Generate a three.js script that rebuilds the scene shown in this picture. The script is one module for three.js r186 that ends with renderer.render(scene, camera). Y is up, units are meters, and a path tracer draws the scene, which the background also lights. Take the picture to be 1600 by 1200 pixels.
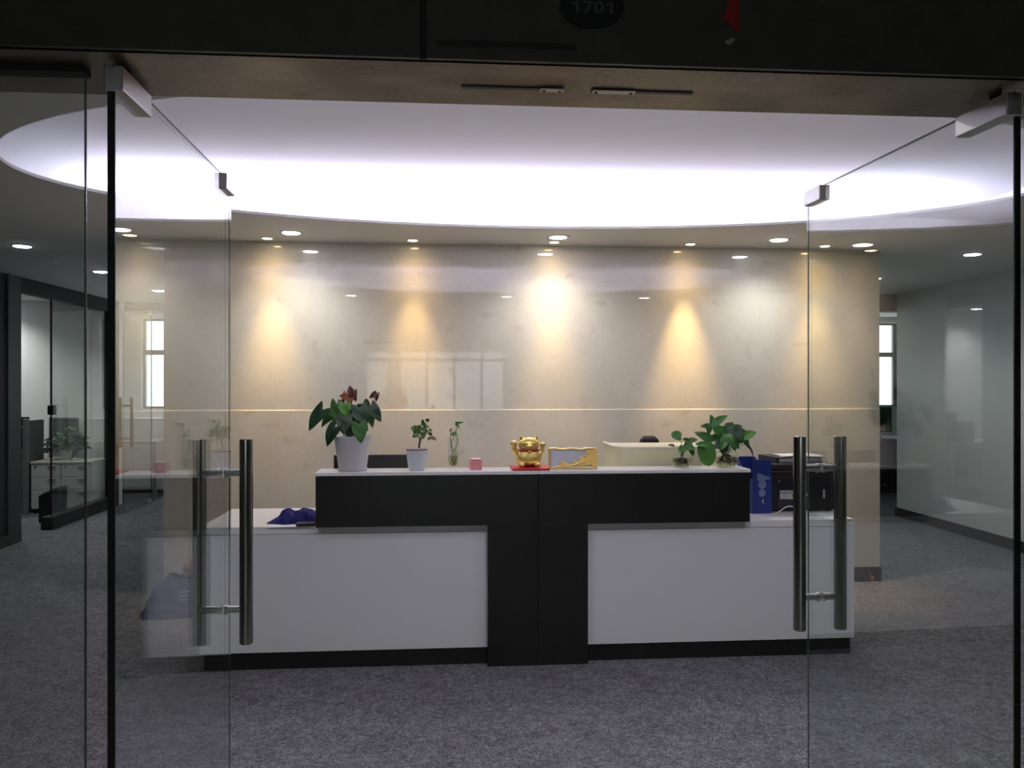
import * as THREE from 'three';
import { RoundedBoxGeometry } from 'three/addons/geometries/RoundedBoxGeometry.js';
import { mergeGeometries, mergeVertices } from 'three/addons/utils/BufferGeometryUtils.js';
import { MarchingCubes } from 'three/addons/objects/MarchingCubes.js';
import { RectAreaLightUniformsLib } from 'three/addons/lights/RectAreaLightUniformsLib.js';
import { FontLoader } from 'three/addons/loaders/FontLoader.js';
import { TextGeometry } from 'three/addons/geometries/TextGeometry.js';

// ------------------------------------------------------------------ camera, sky, large lights, exposure
// x runs along the marble wall, y is up, the visitor stands at the origin and looks towards -z; D below means distance into the building (z = -D)
const scene = new THREE.Scene();
const camera = new THREE.PerspectiveCamera(2 * Math.atan(600 / 1280) * 180 / Math.PI, 4 / 3, 0.05, 80);
const YAW = 0.08;
camera.position.set(0, 1.5, 0);
camera.lookAt(Math.sin(YAW), 1.5, -Math.cos(YAW));
const renderer = new THREE.WebGLRenderer({ antialias: true });
renderer.toneMapping = THREE.LinearToneMapping;
renderer.toneMappingExposure = 1.0;
renderer.shadowMap.enabled = true;
RectAreaLightUniformsLib.init();
scene.background = new THREE.Color().setRGB(2.3, 2.5, 2.65);      // overcast daylight outside the windows
const CEIL = 2.52, RAISED = 2.8;
const COVE_GLOW = [12, 11.4, 13], COVE_LIGHT = 150, DOWN = 4.6, WARM = 8;

// ------------------------------------------------------------------ helpers
let seed = 20240611;
const rnd = (a = 0, b = 1) => { seed = (seed * 1664525 + 1013904223) >>> 0; return a + (b - a) * seed / 4294967296; };
const V = (x, y, z) => new THREE.Vector3(x, y, z);
const L = (r, g, b) => new THREE.Color().setRGB(r, g, b);
const names = {};
function numbered(n) { names[n] = (names[n] ?? -1) + 1; return names[n] ? `${n}_${String(names[n]).padStart(3, '0')}` : n; }
function std(r, g, b, roughness = 0.6, metalness = 0, more = {}) { return new THREE.MeshPhysicalMaterial({ color: L(r, g, b), roughness, metalness, ...more }); }
function thing(name, label, category, [x, y, D] = [0, 0, 0], { group, kind, turn = 0 } = {}) {
  const o = new THREE.Group(); o.name = numbered(name); o.position.set(x, y, -D); o.rotation.y = turn;
  o.userData = { label, category };
  if (group) o.userData.group = group;
  if (kind) o.userData.kind = kind;
  scene.add(o); return o;
}
function part(name, geo, mat, parent) {
  const m = new THREE.Mesh(Array.isArray(geo) ? mergeGeometries(geo.map((g) => (g.index ? g.toNonIndexed() : g))) : geo, mat);
  m.name = name; m.castShadow = m.receiveShadow = true; (parent ?? scene).add(m); return m;
}
function uvMetres(g) {                                             // texture coordinates in metres from the face a vertex lies on
  const p = g.attributes.position, n = g.attributes.normal, uv = new Float32Array(p.count * 2);
  for (let i = 0; i < p.count; i++) {
    const a = Math.abs(n.getX(i)), b = Math.abs(n.getY(i)), c = Math.abs(n.getZ(i));
    const [u, v] = b >= a && b >= c ? [p.getX(i), p.getZ(i)] : a >= c ? [p.getZ(i), p.getY(i)] : [p.getX(i), p.getY(i)];
    uv[2 * i] = u; uv[2 * i + 1] = v;
  }
  g.setAttribute('uv', new THREE.BufferAttribute(uv, 2)); return g;
}
function cube(w, h, d, r = 0) { return r ? new RoundedBoxGeometry(w, h, d, 2, Math.min(r, w / 2.01, h / 2.01, d / 2.01)) : new THREE.BoxGeometry(w, h, d); }
// a box between two x, two heights and two depths D, given in the building's frame and stored relative to its parent's base
function slab(x0, x1, y0, y1, D0, D1, parent, r = 0) {
  const g = cube(x1 - x0, y1 - y0, D1 - D0, r), o = parent ? parent.position : V(0, 0, 0);
  g.translate((x0 + x1) / 2, (y0 + y1) / 2, -(D0 + D1) / 2); uvMetres(g);
  return g.translate(-o.x, -o.y, -o.z);
}
function local(w, h, d, x, y, z, r = 0) { return cube(w, h, d, r).translate(x, y, z); }
function lathe(pts, seg = 32) { return new THREE.LatheGeometry(pts.map(([x, y]) => new THREE.Vector2(x, y)), seg); }
function tube(pts, r, seg = 16, rs = 8) { return new THREE.TubeGeometry(new THREE.CatmullRomCurve3(pts.map((p) => V(...p))), seg, r, rs); }
function rod(a, b, r, r2 = r, seg = 16) {
  const A = V(...a), B = V(...b), g = new THREE.CylinderGeometry(r2, r, A.distanceTo(B), seg);
  g.applyQuaternion(new THREE.Quaternion().setFromUnitVectors(V(0, 1, 0), B.clone().sub(A).normalize()));
  return g.translate((A.x + B.x) / 2, (A.y + B.y) / 2, (A.z + B.z) / 2);
}
function ball(x, y, z, rx, ry = rx, rz = rx, seg = 20) { return new THREE.SphereGeometry(1, seg, Math.round(seg * 0.7)).scale(rx, ry, rz).translate(x, y, z); }

// periodic noise and textures
function makeNoise(period, s) {
  const t = new Float32Array(period * period); let q = s >>> 0;
  for (let i = 0; i < t.length; i++) { q = (q * 1664525 + 1013904223) >>> 0; t[i] = q / 4294967296; }
  return (x, y) => {
    const xi = Math.floor(x), yi = Math.floor(y), fx = x - xi, fy = y - yi, u = fx * fx * (3 - 2 * fx), v = fy * fy * (3 - 2 * fy);
    const m = (k) => ((k % period) + period) % period, g = (i, j) => t[m(yi + j) * period + m(xi + i)];
    return (g(0, 0) * (1 - u) + g(1, 0) * u) * (1 - v) + (g(0, 1) * (1 - u) + g(1, 1) * u) * v;
  };
}
function texture(size, metres, fn, srgb = true) {
  const d = new Uint8Array(size * size * 4);
  for (let y = 0; y < size; y++) for (let x = 0; x < size; x++) {
    const c = fn(x / size, y / size), k = (y * size + x) * 4;
    for (let i = 0; i < 3; i++) d[k + i] = Math.max(0, Math.min(255, c[i]));
    d[k + 3] = 255;
  }
  const t = new THREE.DataTexture(d, size, size); t.magFilter = THREE.LinearFilter; t.minFilter = THREE.LinearMipmapLinearFilter; t.generateMipmaps = true;
  t.wrapS = t.wrapT = THREE.RepeatWrapping; t.repeat.set(1 / metres, 1 / metres); if (srgb) t.colorSpace = THREE.SRGBColorSpace; t.needsUpdate = true; return t;
}
const n256 = makeNoise(256, 11), n512 = makeNoise(512, 12), n128 = makeNoise(128, 17), n8 = makeNoise(8, 13), n32 = makeNoise(32, 14), n64 = makeNoise(64, 15), n16 = makeNoise(16, 16);
const carpetHeight = (u, v) => 0.5 * n256(u * 256, v * 256) + 0.5 * n512(u * 512, v * 512);
const carpetMap = texture(1024, 1.6, (u, v) => {
  const f = carpetHeight(u, v), s = n512(u * 512 + 0.5, v * 512 + 0.5), w = 0.5 * n16(u * 16, v * 16) + 0.5 * n64(u * 64, v * 64);
  const m = n128(u * 128, v * 128) * 0.6 + n64(u * 64 + 0.3, v * 64) * 0.4;
  const k = 104 + 92 * (f - 0.5) + 20 * (w - 0.5) + 26 * (m - 0.5) + (s > 0.88 ? 52 * (s - 0.88) * 8 : 0);
  return [k, k, k + 5];
});
const carpetBump = texture(1024, 1.6, (u, v) => { const k = 255 * carpetHeight(u, v); return [k, k, k]; }, false);
const marbleMap = texture(1024, 3.2, (u, v) => {
  const w = n8(u * 8, v * 8) * 0.5 + n16(u * 16, v * 16) * 0.3 + n64(u * 64, v * 64) * 0.2;
  const warp = n16(u * 16 + 3 * n8(u * 8, v * 8), v * 16), fleck = Math.max(0, n32(u * 32 + 2 * warp, v * 32) - 0.86) * 7 * n256(u * 256, v * 256) * 1.5;
  const vein = Math.max(0, 1 - Math.abs(warp - 0.5) * 45) * (n32(u * 32, v * 32) > 0.62 ? 1 : 0) * 9;
  const k = 13 * (w - 0.5) - 20 * fleck - 0.6 * vein + 5 * (n256(u * 256, v * 256) - 0.5);
  return [211 + k, 207 + k, 193 + k];
});
const portoroMap = texture(512, 0.9, (u, v) => {
  const warp = n16(u * 16 + 2.5 * n8(u * 8, v * 8), v * 16 + 2 * n8(v * 8, u * 8)), vein = Math.max(0, 1 - Math.abs(warp - 0.55) * 14), g = n64(u * 64, v * 64);
  const k = Math.pow(vein, 1.5) * (0.5 + 0.8 * g);
  return [34 + 165 * k + 12 * g, 27 + 84 * k + 9 * g, 24 + 42 * k + 8 * g];
});
const graniteMap = texture(512, 0.6, (u, v) => { const k = 64 + 10 * (n256(u * 256, v * 256) - 0.5) + 10 * (n16(u * 16, v * 16) - 0.5); return [k + 2, k + 1, k - 6]; });
const laminateMap = texture(512, 1.2, (u, v) => { const k = 27 + 5 * (n256(u * 256, v * 16) - 0.5) + 4 * (n64(u * 64, v * 8) - 0.5); return [k + 2, k, k - 2]; });
const brushedMap = texture(512, 0.8, (u, v) => { const k = 150 + 60 * (n512(v * 512, u * 8) - 0.5) + 30 * (n16(u * 16, v * 8) - 0.5); return [k, k, k]; }, false);
const stainMap = texture(512, 1.8, (u, v) => { const s = n8(u * 8, v * 8) * 0.5 + n16(u * 16, v * 32) * 0.5, k = 146 + 60 * (s - 0.5) + 14 * (n256(u * 256, v * 256) - 0.5); return [k + 4, k - 8, k - 28]; });

const M = {
  carpet: std(1, 1, 1, 0.95, 0, { map: carpetMap, bumpMap: carpetBump, bumpScale: 0.005, specularIntensity: 0.2 }),
  marble: std(1, 1, 1, 0.35, 0, { map: marbleMap, clearcoat: 1, clearcoatRoughness: 0.012 }),
  joint: std(0.6, 0.57, 0.5, 0.5),
  portoro: std(1, 1, 1, 0.25, 0, { map: portoroMap }),
  granite: std(1, 1, 1, 0.35, 0, { map: graniteMap }),
  paint: std(0.8, 0.8, 0.78, 0.8), paintGrey: std(0.55, 0.57, 0.55, 0.5), plaster: std(0.87, 0.87, 0.87, 0.85),
  wallRight: std(0.62, 0.65, 0.62, 0.35),
  darkFrame: std(0.01, 0.01, 0.011, 0.75), brownBeam: std(0.09, 0.075, 0.06, 0.6), darkBase: std(0.03, 0.026, 0.024, 0.4),
  lobbyPaint: std(0.5, 0.5, 0.47, 0.7),
  steel: std(0.46, 0.44, 0.41, 0.16, 1, { roughnessMap: null }),
  brushed: std(0.5, 0.46, 0.4, 0.55, 1, { roughnessMap: brushedMap }),
  soffit: std(1, 1, 1, 0.6, 0.85, { map: stainMap, roughnessMap: brushedMap }),
  chrome: std(0.75, 0.75, 0.75, 0.12, 1), satin: std(0.62, 0.61, 0.6, 0.35, 1),
  rubber: std(0.008, 0.008, 0.008, 0.6), black: std(0.012, 0.012, 0.014, 0.35), blackMatte: std(0.016, 0.016, 0.018, 0.7),
  glass: std(0.95, 0.975, 0.965, 0, 0, { transmission: 1, thickness: 0, ior: 1.52 }),
  glassEdge: std(0.1, 0.15, 0.135, 0.15),
  clear: std(0.97, 0.985, 0.98, 0, 0, { transmission: 1, thickness: 0, ior: 1.5 }),
  whiteGloss: std(0.74, 0.745, 0.77, 0.3, 0, { clearcoat: 0.6, clearcoatRoughness: 0.06 }),
  whiteTop: std(0.82, 0.82, 0.83, 0.3, 0, { clearcoat: 0.3, clearcoatRoughness: 0.1 }),
  laminate: std(1, 1, 1, 0.32, 0, { map: laminateMap }),
  led: std(0.9, 0.9, 0.9, 0.5, 0, { emissive: L(1, 0.985, 1), emissiveIntensity: 34 }),
  ledWarm: std(0.9, 0.8, 0.6, 0.5, 0, { emissive: L(1, 0.72, 0.34), emissiveIntensity: 26 }),
  cove: std(0.9, 0.9, 0.9, 0.5, 0, { emissive: L(...COVE_GLOW), emissiveIntensity: 1 }),
  trimWhite: std(0.8, 0.8, 0.78, 0.4), paper: std(0.85, 0.85, 0.84, 0.8),
};

// ------------------------------------------------------------------ the setting
const floor = thing('floor', 'grey loop-pile carpet covering the hall floor', 'floor', [0, 0, 0], { kind: 'structure' });
part('carpet', slab(-8.6, 8.6, -0.1, 0, 1.52, 12.3, floor), M.carpet, floor);
part('lobby_floor', slab(-4.6, 5.6, -0.1, 0, -6.3, 1.52, floor), std(0.3, 0.29, 0.27, 0.4), floor);

const ceiling = thing('ceiling', 'white dropped ceiling with a large oval opening to a lit cove', 'ceiling', [0, CEIL, 0], { kind: 'structure' });
{
  const s = new THREE.Shape([[-8.6, 1.76], [8.6, 1.76], [8.6, 12.3], [-8.6, 12.3]].map(([x, d]) => new THREE.Vector2(x, d)));
  const hole = new THREE.Path(); hole.absellipse(0.55, 4.05, 2.59, 1.29, 0, Math.PI * 2, true); s.holes.push(hole);
  const g = new THREE.ExtrudeGeometry(s, { depth: 0.016, bevelEnabled: false, curveSegments: 120 });
  g.rotateX(-Math.PI / 2);                                        // shape y becomes -z, thickness goes up
  part('dropped_ceiling', uvMetres(g), M.paint, ceiling);
  part('raised_ceiling', slab(-2.75, 3.85, RAISED, RAISED + 0.05, 2.3, 6.0, ceiling), M.plaster, ceiling);
  part('cove_side', slab(-2.75, 3.85, CEIL + 0.016, RAISED, 5.95, 6.0, ceiling), M.plaster, ceiling);
  part('cove_side', slab(-2.75, 3.85, CEIL + 0.016, RAISED, 2.3, 2.35, ceiling), M.plaster, ceiling);
  part('cove_side', slab(-2.75, -2.7, CEIL + 0.016, RAISED, 2.35, 5.95, ceiling), M.plaster, ceiling);
  part('cove_side', slab(3.8, 3.85, CEIL + 0.016, RAISED, 2.35, 5.95, ceiling), M.plaster, ceiling);
  part('lobby_ceiling', slab(-4.6, 5.6, 2.9, 3.0, -6.3, 1.76, ceiling), M.paint, ceiling);
}
// light strips lying on the dropped ceiling behind the lip of the oval
function coveStrip(x0, x1, D, power, label) {
  const t = thing('cove_light_strip', label, 'light strip', [(x0 + x1) / 2, CEIL + 0.016, D], { group: 'strips in the ceiling cove' });
  part('channel', local(x1 - x0, 0.004, 0.03, 0, 0.002, 0), M.trimWhite, t);
  part('diffuser', local(x1 - x0, 0.006, 0.022, 0, 0.007, 0), M.cove, t);
  const l = new THREE.RectAreaLight(L(0.92, 0.86, 1.15), power, x1 - x0, 0.022);
  l.position.set(0, 0.0115, 0); l.rotation.x = Math.PI / 2; t.add(l); // shines up
}
coveStrip(-2.15, 3.25, 5.46, COVE_LIGHT * 1.55, 'white light strip hidden behind the oval ceiling lip by the marble wall');
coveStrip(-2.15, 3.25, 2.62, COVE_LIGHT * 0.7, 'white light strip hidden behind the oval ceiling lip by the entrance');

// marble feature wall
const wallBack = thing('wall_back', 'polished beige marble feature wall behind the reception desk', 'wall', [0.645, 0, 6.1], { kind: 'structure' });
part('core', slab(-2, 3.29, 0, CEIL, 6.02, 6.2, wallBack), M.paintGrey, wallBack);
part('marble_slab', slab(-2, 3.29, 1.316, CEIL, 5.999, 6.02, wallBack), M.marble, wallBack);
part('marble_slab', slab(-2, 3.29, 0.11, 1.303, 5.993, 6.02, wallBack), M.marble, wallBack);
{ // bevelled top edge of the lower slab
  const bevel = new THREE.Shape([[0, 0], [0.027, 0], [0.027, 0.013], [0.006, 0.013], [0.005, 0.008], [0, 0.006]].map(([x, y]) => new THREE.Vector2(x, y)));
  part('joint', new THREE.ExtrudeGeometry(bevel, { depth: 5.29, bevelEnabled: false }).rotateY(Math.PI / 2).translate(-2 - 0.645, 1.303, 6.1 - 5.993), M.joint, wallBack);
}
const baseBack = thing('baseboard_back', 'dark veined marble skirting under the feature wall', 'skirting', [0.645, 0, 6.0], { kind: 'structure' });
part('skirting', slab(-2, 3.3, 0, 0.11, 5.985, 6.02, baseBack), M.portoro, baseBack);

// right-hand wall of the hall
const wallRight = thing('wall_right', 'plain pale grey wall along the right corridor', 'wall', [5.2, 0, 5.35], { kind: 'structure' });
part('plaster', slab(5.11, 5.3, 0, CEIL, 1.76, 8.94, wallRight), M.wallRight, wallRight);
const baseRight = thing('baseboard_right', 'dark skirting along the pale right wall', 'skirting', [5.1, 0, 5.35], { kind: 'structure' });
part('skirting', slab(5.095, 5.11, 0, 0.1, 1.76, 8.955, baseRight), M.darkBase, baseRight);
const beam = thing('trim_1', 'dark brown beam across the end of the right corridor', 'beam', [4.2, CEIL, 9.0], { kind: 'structure' });
part('beam', slab(3.2, 8.0, 2.33, CEIL, 9.0, 9.15, beam), M.brownBeam, beam);

// entrance wall of the lobby with its dark fascia
const wallFront = thing('wall_front', 'dark stone wall over the glass entrance', 'wall', [0.25, 0, 1.64], { kind: 'structure' });
part('header', slab(-4.6, 5.6, 2.103, 2.9, 1.535, 1.76, wallFront), M.lobbyPaint, wallFront);
part('soffit', slab(-1.9, 2.42, 2.1, 2.103, 1.525, 1.76, wallFront), M.soffit, wallFront);
part('stone_panel', slab(-1.9, -0.049, 2.1, 2.9, 1.515, 1.535, wallFront), M.granite, wallFront);
part('stone_panel', slab(-0.036, 1.9, 2.1, 2.9, 1.515, 1.535, wallFront), M.granite, wallFront);
part('stone_panel', slab(1.913, 5.6, 2.1, 2.9, 1.515, 1.535, wallFront), M.granite, wallFront);
part('stone_panel', slab(-4.6, -1.913, 2.1, 2.9, 1.515, 1.535, wallFront), M.granite, wallFront);
for (const x of [-1.9065, -0.0425, 1.9065]) part('sealant_joint', slab(x - 0.0065, x + 0.0065, 2.1, 2.9, 1.52, 1.535, wallFront), M.rubber, wallFront);
part('side_wall', slab(-4.6, -1.9, 0, 2.1, 1.52, 1.76, wallFront), M.granite, wallFront);
part('side_wall', slab(2.42, 5.6, 0, 2.1, 1.52, 1.76, wallFront), M.granite, wallFront);
part('closure', slab(-8.6, -4.6, 0, CEIL, 1.7, 1.76, wallFront), M.lobbyPaint, wallFront);
part('closure', slab(5.6, 8.6, 0, CEIL, 1.7, 1.76, wallFront), M.lobbyPaint, wallFront);

// lobby round the visitor
const lobbyLeft = thing('wall_lobby_left', 'unlit lobby wall outside the entrance, left side', 'wall', [-4.55, 0, -2.4], { kind: 'structure' });
part('plaster', slab(-4.6, -4.5, 0, 2.9, -6.2, 1.515, lobbyLeft), M.lobbyPaint, lobbyLeft);
const lobbyRight = thing('wall_lobby_right', 'unlit lobby wall outside the entrance, right side', 'wall', [5.55, 0, -2.4], { kind: 'structure' });
part('plaster', slab(5.5, 5.6, 0, 2.9, -6.2, 1.515, lobbyRight), M.lobbyPaint, lobbyRight);
// a wall at depth D with rectangular openings [x0, x1], all between two heights
function openWall(t, x0, x1, top, D0, D1, y0, y1, holes, mat) {
  part('sill_wall', slab(x0, x1, 0, y0, D0, D1, t), mat, t);
  part('lintel', slab(x0, x1, y1, top, D0, D1, t), mat, t);
  let at = x0;
  for (const [a, b] of [...holes, [x1, x1]]) { if (a > at) part('pier', slab(at, a, y0, y1, D0, D1, t), mat, t); at = b; }
}
let windowCount = 0;
function windowIn(x0, x1, y0, y1, D0, D1, mullions, transoms, label, group, glazing = M.clear) {
  const t = thing(`window_${++windowCount}`, label, 'window', [(x0 + x1) / 2, y0, (D0 + D1) / 2], { kind: 'structure', group }), Dm = (D0 + D1) / 2, b = 0.03;
  part('frame', [slab(x0, x1, y0, y0 + b, Dm - 0.03, Dm + 0.03, t), slab(x0, x1, y1 - b, y1, Dm - 0.03, Dm + 0.03, t), slab(x0, x0 + b, y0 + b, y1 - b, Dm - 0.03, Dm + 0.03, t), slab(x1 - b, x1, y0 + b, y1 - b, Dm - 0.03, Dm + 0.03, t)], M.winFrame, t);
  const xs = [x0 + b, ...mullions, x1 - b], ys = [y0 + b, ...transoms, y1 - b];
  for (const m of mullions) part('mullion', slab(m - 0.03, m + 0.03, y0 + b, y1 - b, Dm - 0.028, Dm + 0.028, t), M.winFrame, t);
  for (const q of transoms) for (let i = 0; i + 1 < xs.length; i++) part('transom', slab(xs[i] + (i ? 0.03 : 0), xs[i + 1] - (i + 2 < xs.length ? 0.03 : 0), q - 0.035, q + 0.035, Dm - 0.028, Dm + 0.028, t), M.winFrame, t);
  for (let i = 0; i + 1 < xs.length; i++) for (let j = 0; j + 1 < ys.length; j++) part('pane', slab(xs[i], xs[i + 1], ys[j], ys[j + 1], Dm - 0.003, Dm + 0.003, t), glazing, t);
}
M.winFrame = std(0.16, 0.17, 0.17, 0.4, 0.3);
const lobbyBack = thing('wall_lobby_back', 'lobby wall with windows far behind the entrance', 'wall', [0.5, 0, -6.1], { kind: 'structure' });
openWall(lobbyBack, -4.6, 5.6, 2.9, -6.2, -6.0, 0.92, 2.23, [[-1.76, -1.27], [-1.02, 1.27]], M.lobbyPaint);
windowIn(-1.76, -1.27, 0.92, 2.23, -6.2, -6.0, [], [2.03], 'narrow lobby window far behind the entrance', undefined, M.clear);
windowIn(-1.02, 1.27, 0.92, 2.23, -6.2, -6.0, [-0.43, 0.175, 0.775], [2.03], 'wide lobby window far behind the entrance', undefined, M.clear);

// rear office outer wall with its windows
const wallFar = thing('wall_far', 'outer wall of the rear office with a row of windows', 'wall', [0, 0, 12.1], { kind: 'structure' });
const farHoles = [[-6.7, -5.5], [-4.31, -3.3], [-2.6, -1.2], [0.2, 1.6], [3.0, 4.4], [6.1, 7.6]];
openWall(wallFar, -8.6, 8.6, CEIL, 12.0, 12.2, 1.15, 2.43, farHoles, M.paint);
farHoles.forEach(([a, b], i) => windowIn(a, b, 1.15, 2.43, 12.0, 12.2, i === 1 ? [-4.0] : i === 5 ? [6.87] : [(a + b) / 2], [1.95],
  i === 1 ? 'bright daylit window beyond the open inner glass door' : i === 5 ? 'bright daylit window at the end of the right corridor' : 'daylit window in the rear office behind the marble wall', i === 1 || i === 5 ? undefined : 'rear office windows'));
const outerLeft = thing('wall_outer_left', 'outer wall of the left office', 'wall', [-8.55, 0, 7], { kind: 'structure' });
part('plaster', slab(-8.6, -8.5, 0, CEIL, 1.76, 12.0, outerLeft), M.paint, outerLeft);
const outerRight = thing('wall_outer_right', 'outer wall of the rear office, right side', 'wall', [8.55, 0, 7], { kind: 'structure' });
part('plaster', slab(8.5, 8.6, 0, CEIL, 1.76, 12.0, outerRight), M.paint, outerRight);

// left partition of the hall: dark panels, an open doorway and a glazed bay
const wallLeft = thing('wall_left', 'black-framed partition along the left side of the hall', 'wall', [-4.1, 0, 6], { kind: 'structure' });
part('dark_panel', slab(-4.14, -4.06, 0, CEIL, 1.76, 7.93, wallLeft), M.darkFrame, wallLeft);
part('post', slab(-4.14, -4.04, 0, CEIL, 7.93, 8.16, wallLeft), std(0.03, 0.031, 0.034, 0.6), wallLeft);
part('header_band', slab(-4.14, -4.04, 2.38, CEIL, 8.16, 10.5, wallLeft), M.darkFrame, wallLeft);
part('sill', slab(-4.15, -4.03, 0, 0.13, 8.77, 10.3, wallLeft), M.darkFrame, wallLeft);
part('post', slab(-4.14, -4.04, 0, 2.38, 10.3, 10.5, wallLeft), M.darkFrame, wallLeft);
part('kick_plate', slab(-4.05, -4.035, 0, 0.1, 7.5, 8.16, wallLeft), M.darkBase, wallLeft);
const bay = thing('window_' + ++windowCount, 'tall glass pane of the left office partition over a black sill', 'glass partition', [-4.09, 0.13, 9.5], { kind: 'structure' });
part('pane', slab(-4.096, -4.084, 0.13, 2.38, 8.87, 9.66, bay), M.glass, bay);
part('pane', slab(-4.096, -4.084, 0.13, 2.38, 9.67, 10.3, bay), M.glass, bay);
part('pane_edge', slab(-4.098, -4.082, 0.13, 2.38, 8.855, 8.87, bay), M.rubber, bay);
part('glazing_joint', slab(-4.097, -4.083, 0.13, 2.38, 9.66, 9.67, bay), std(0.2, 0.22, 0.21, 0.5), bay);
part('lock_body', slab(-4.12, -4.06, 1.18, 1.28, 8.84, 8.92, bay, 0.008), M.black, bay);
const officeWall = thing('wall_office', 'white rear wall of the left office behind the glass', 'wall', [-6.3, 0, 10.55], { kind: 'structure' });
part('plaster', slab(-8.5, -4.04, 0, CEIL, 10.5, 10.6, officeWall), M.plaster, officeWall);
const innerHead = thing('trim_2', 'brown head rail over the inner glass door', 'beam', [-3, CEIL, 10.7], { kind: 'structure' });
part('rail', slab(-4.04, -1.4, 2.42, CEIL, 10.65, 10.75, innerHead), M.brownBeam, innerHead);

// ------------------------------------------------------------------ glass doors
function handleOn(parent, x, y0, y1, gap, name = 'pull_handle') {
  const h = new THREE.Group(); h.name = name; parent.add(h);
  const r = 0.0185;
  for (const s of [-1, 1]) {
    part('bar', lathe([[0, y0], [r * 0.85, y0], [r, y0 + 0.003], [r, y1 - 0.003], [r * 0.85, y1], [0, y1]], 32).translate(x, 0, s * gap), M.steel, h);
    for (const q of [0.17, 0.835]) {
      const y = y0 + (y1 - y0) * q;
      part('standoff', [rod([x, y, 0.006 * s], [x, y, s * (gap - r * 0.8)], 0.0105), rod([x, y, 0.006 * s], [x, y, s * 0.014], 0.0145)], M.chrome, h);
    }
  }
}
let doorCount = 0;
function glassDoor([hx, hD], turn, width, top, label, { far = false, edge = true } = {}) {
  const t = thing(`door_${++doorCount}`, label, 'glass door', [hx, 0, hD], { kind: 'structure', turn });
  const T = 0.012, y0 = 0.012;
  part('glass_pane', local(width - 0.006, top - y0, T, width / 2, (top + y0) / 2, 0), M.glass, t);
  part('seal', local(0.004, top - y0 - 0.05, T + 0.001, -0.001, (top - 0.05 + y0) / 2, 0), M.rubber, t);
  part('polished_edge', local(0.003, top - y0, 0.0035, width - 0.0015, (top + y0) / 2, 0), M.glassEdge, t);
  part('polished_edge', local(width - 0.006, 0.003, 0.0035, width / 2, top + 0.0015, 0), M.glassEdge, t);
  part('hinge_patch', local(0.16, 0.046, 0.034, 0.086, top - 0.021, 0, 0.003), M.satin, t);
  part('pivot', rod([0.06, top, 0], [0.06, top + 0.012, 0], 0.012), M.black, t);
  part('hinge_patch', local(0.16, 0.05, 0.034, 0.086, 0.026, 0, 0.003), M.satin, t);
  if (!far) part('lock_patch', local(0.1, 0.045, 0.034, width - 0.055, top - 0.0205, 0, 0.003), M.satin, t);
  handleOn(t, width - 0.075, 0.765, 1.345, 0.064);
}
glassDoor([-0.614, 1.562], Math.PI / 2 + 0.018, 0.884, 2.088, 'open glass entrance door beside the glass side panel, long steel pull handles');
glassDoor([1.144, 1.562], Math.PI / 2 + 0.036, 0.884, 2.088, 'open glass entrance door on the printer side of the reception desk');
glassDoor([-3.72, 10.7], -Math.PI / 2, 0.9, 2.42, 'inner glass door standing open far beyond the left corridor', { far: true });

const side1 = thing('window_' + ++windowCount, 'fixed glass side panel next to the open entrance door', 'glass panel', [-1.29, 0, 1.615], { kind: 'structure' });
part('pane', slab(-1.9, -0.684, 0, 2.09, 1.609, 1.621, side1), M.glass, side1);
part('polished_edge', slab(-0.684, -0.681, 0, 2.09, 1.613, 1.617, side1), M.glassEdge, side1);
part('gasket', slab(-1.9, -0.68, 2.086, 2.1, 1.598, 1.632, side1), M.rubber, side1);
const side2 = thing('window_' + ++windowCount, 'fixed glass side panel beyond the printer-side entrance door', 'glass panel', [1.8, 0, 1.615], { kind: 'structure' });
part('pane', slab(1.213, 2.42, 0, 2.09, 1.609, 1.621, side2), M.glass, side2);
part('polished_edge', slab(1.21, 1.213, 0, 2.09, 1.613, 1.617, side2), M.glassEdge, side2);
part('gasket', slab(1.21, 2.42, 2.086, 2.1, 1.598, 1.632, side2), M.rubber, side2);

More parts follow.
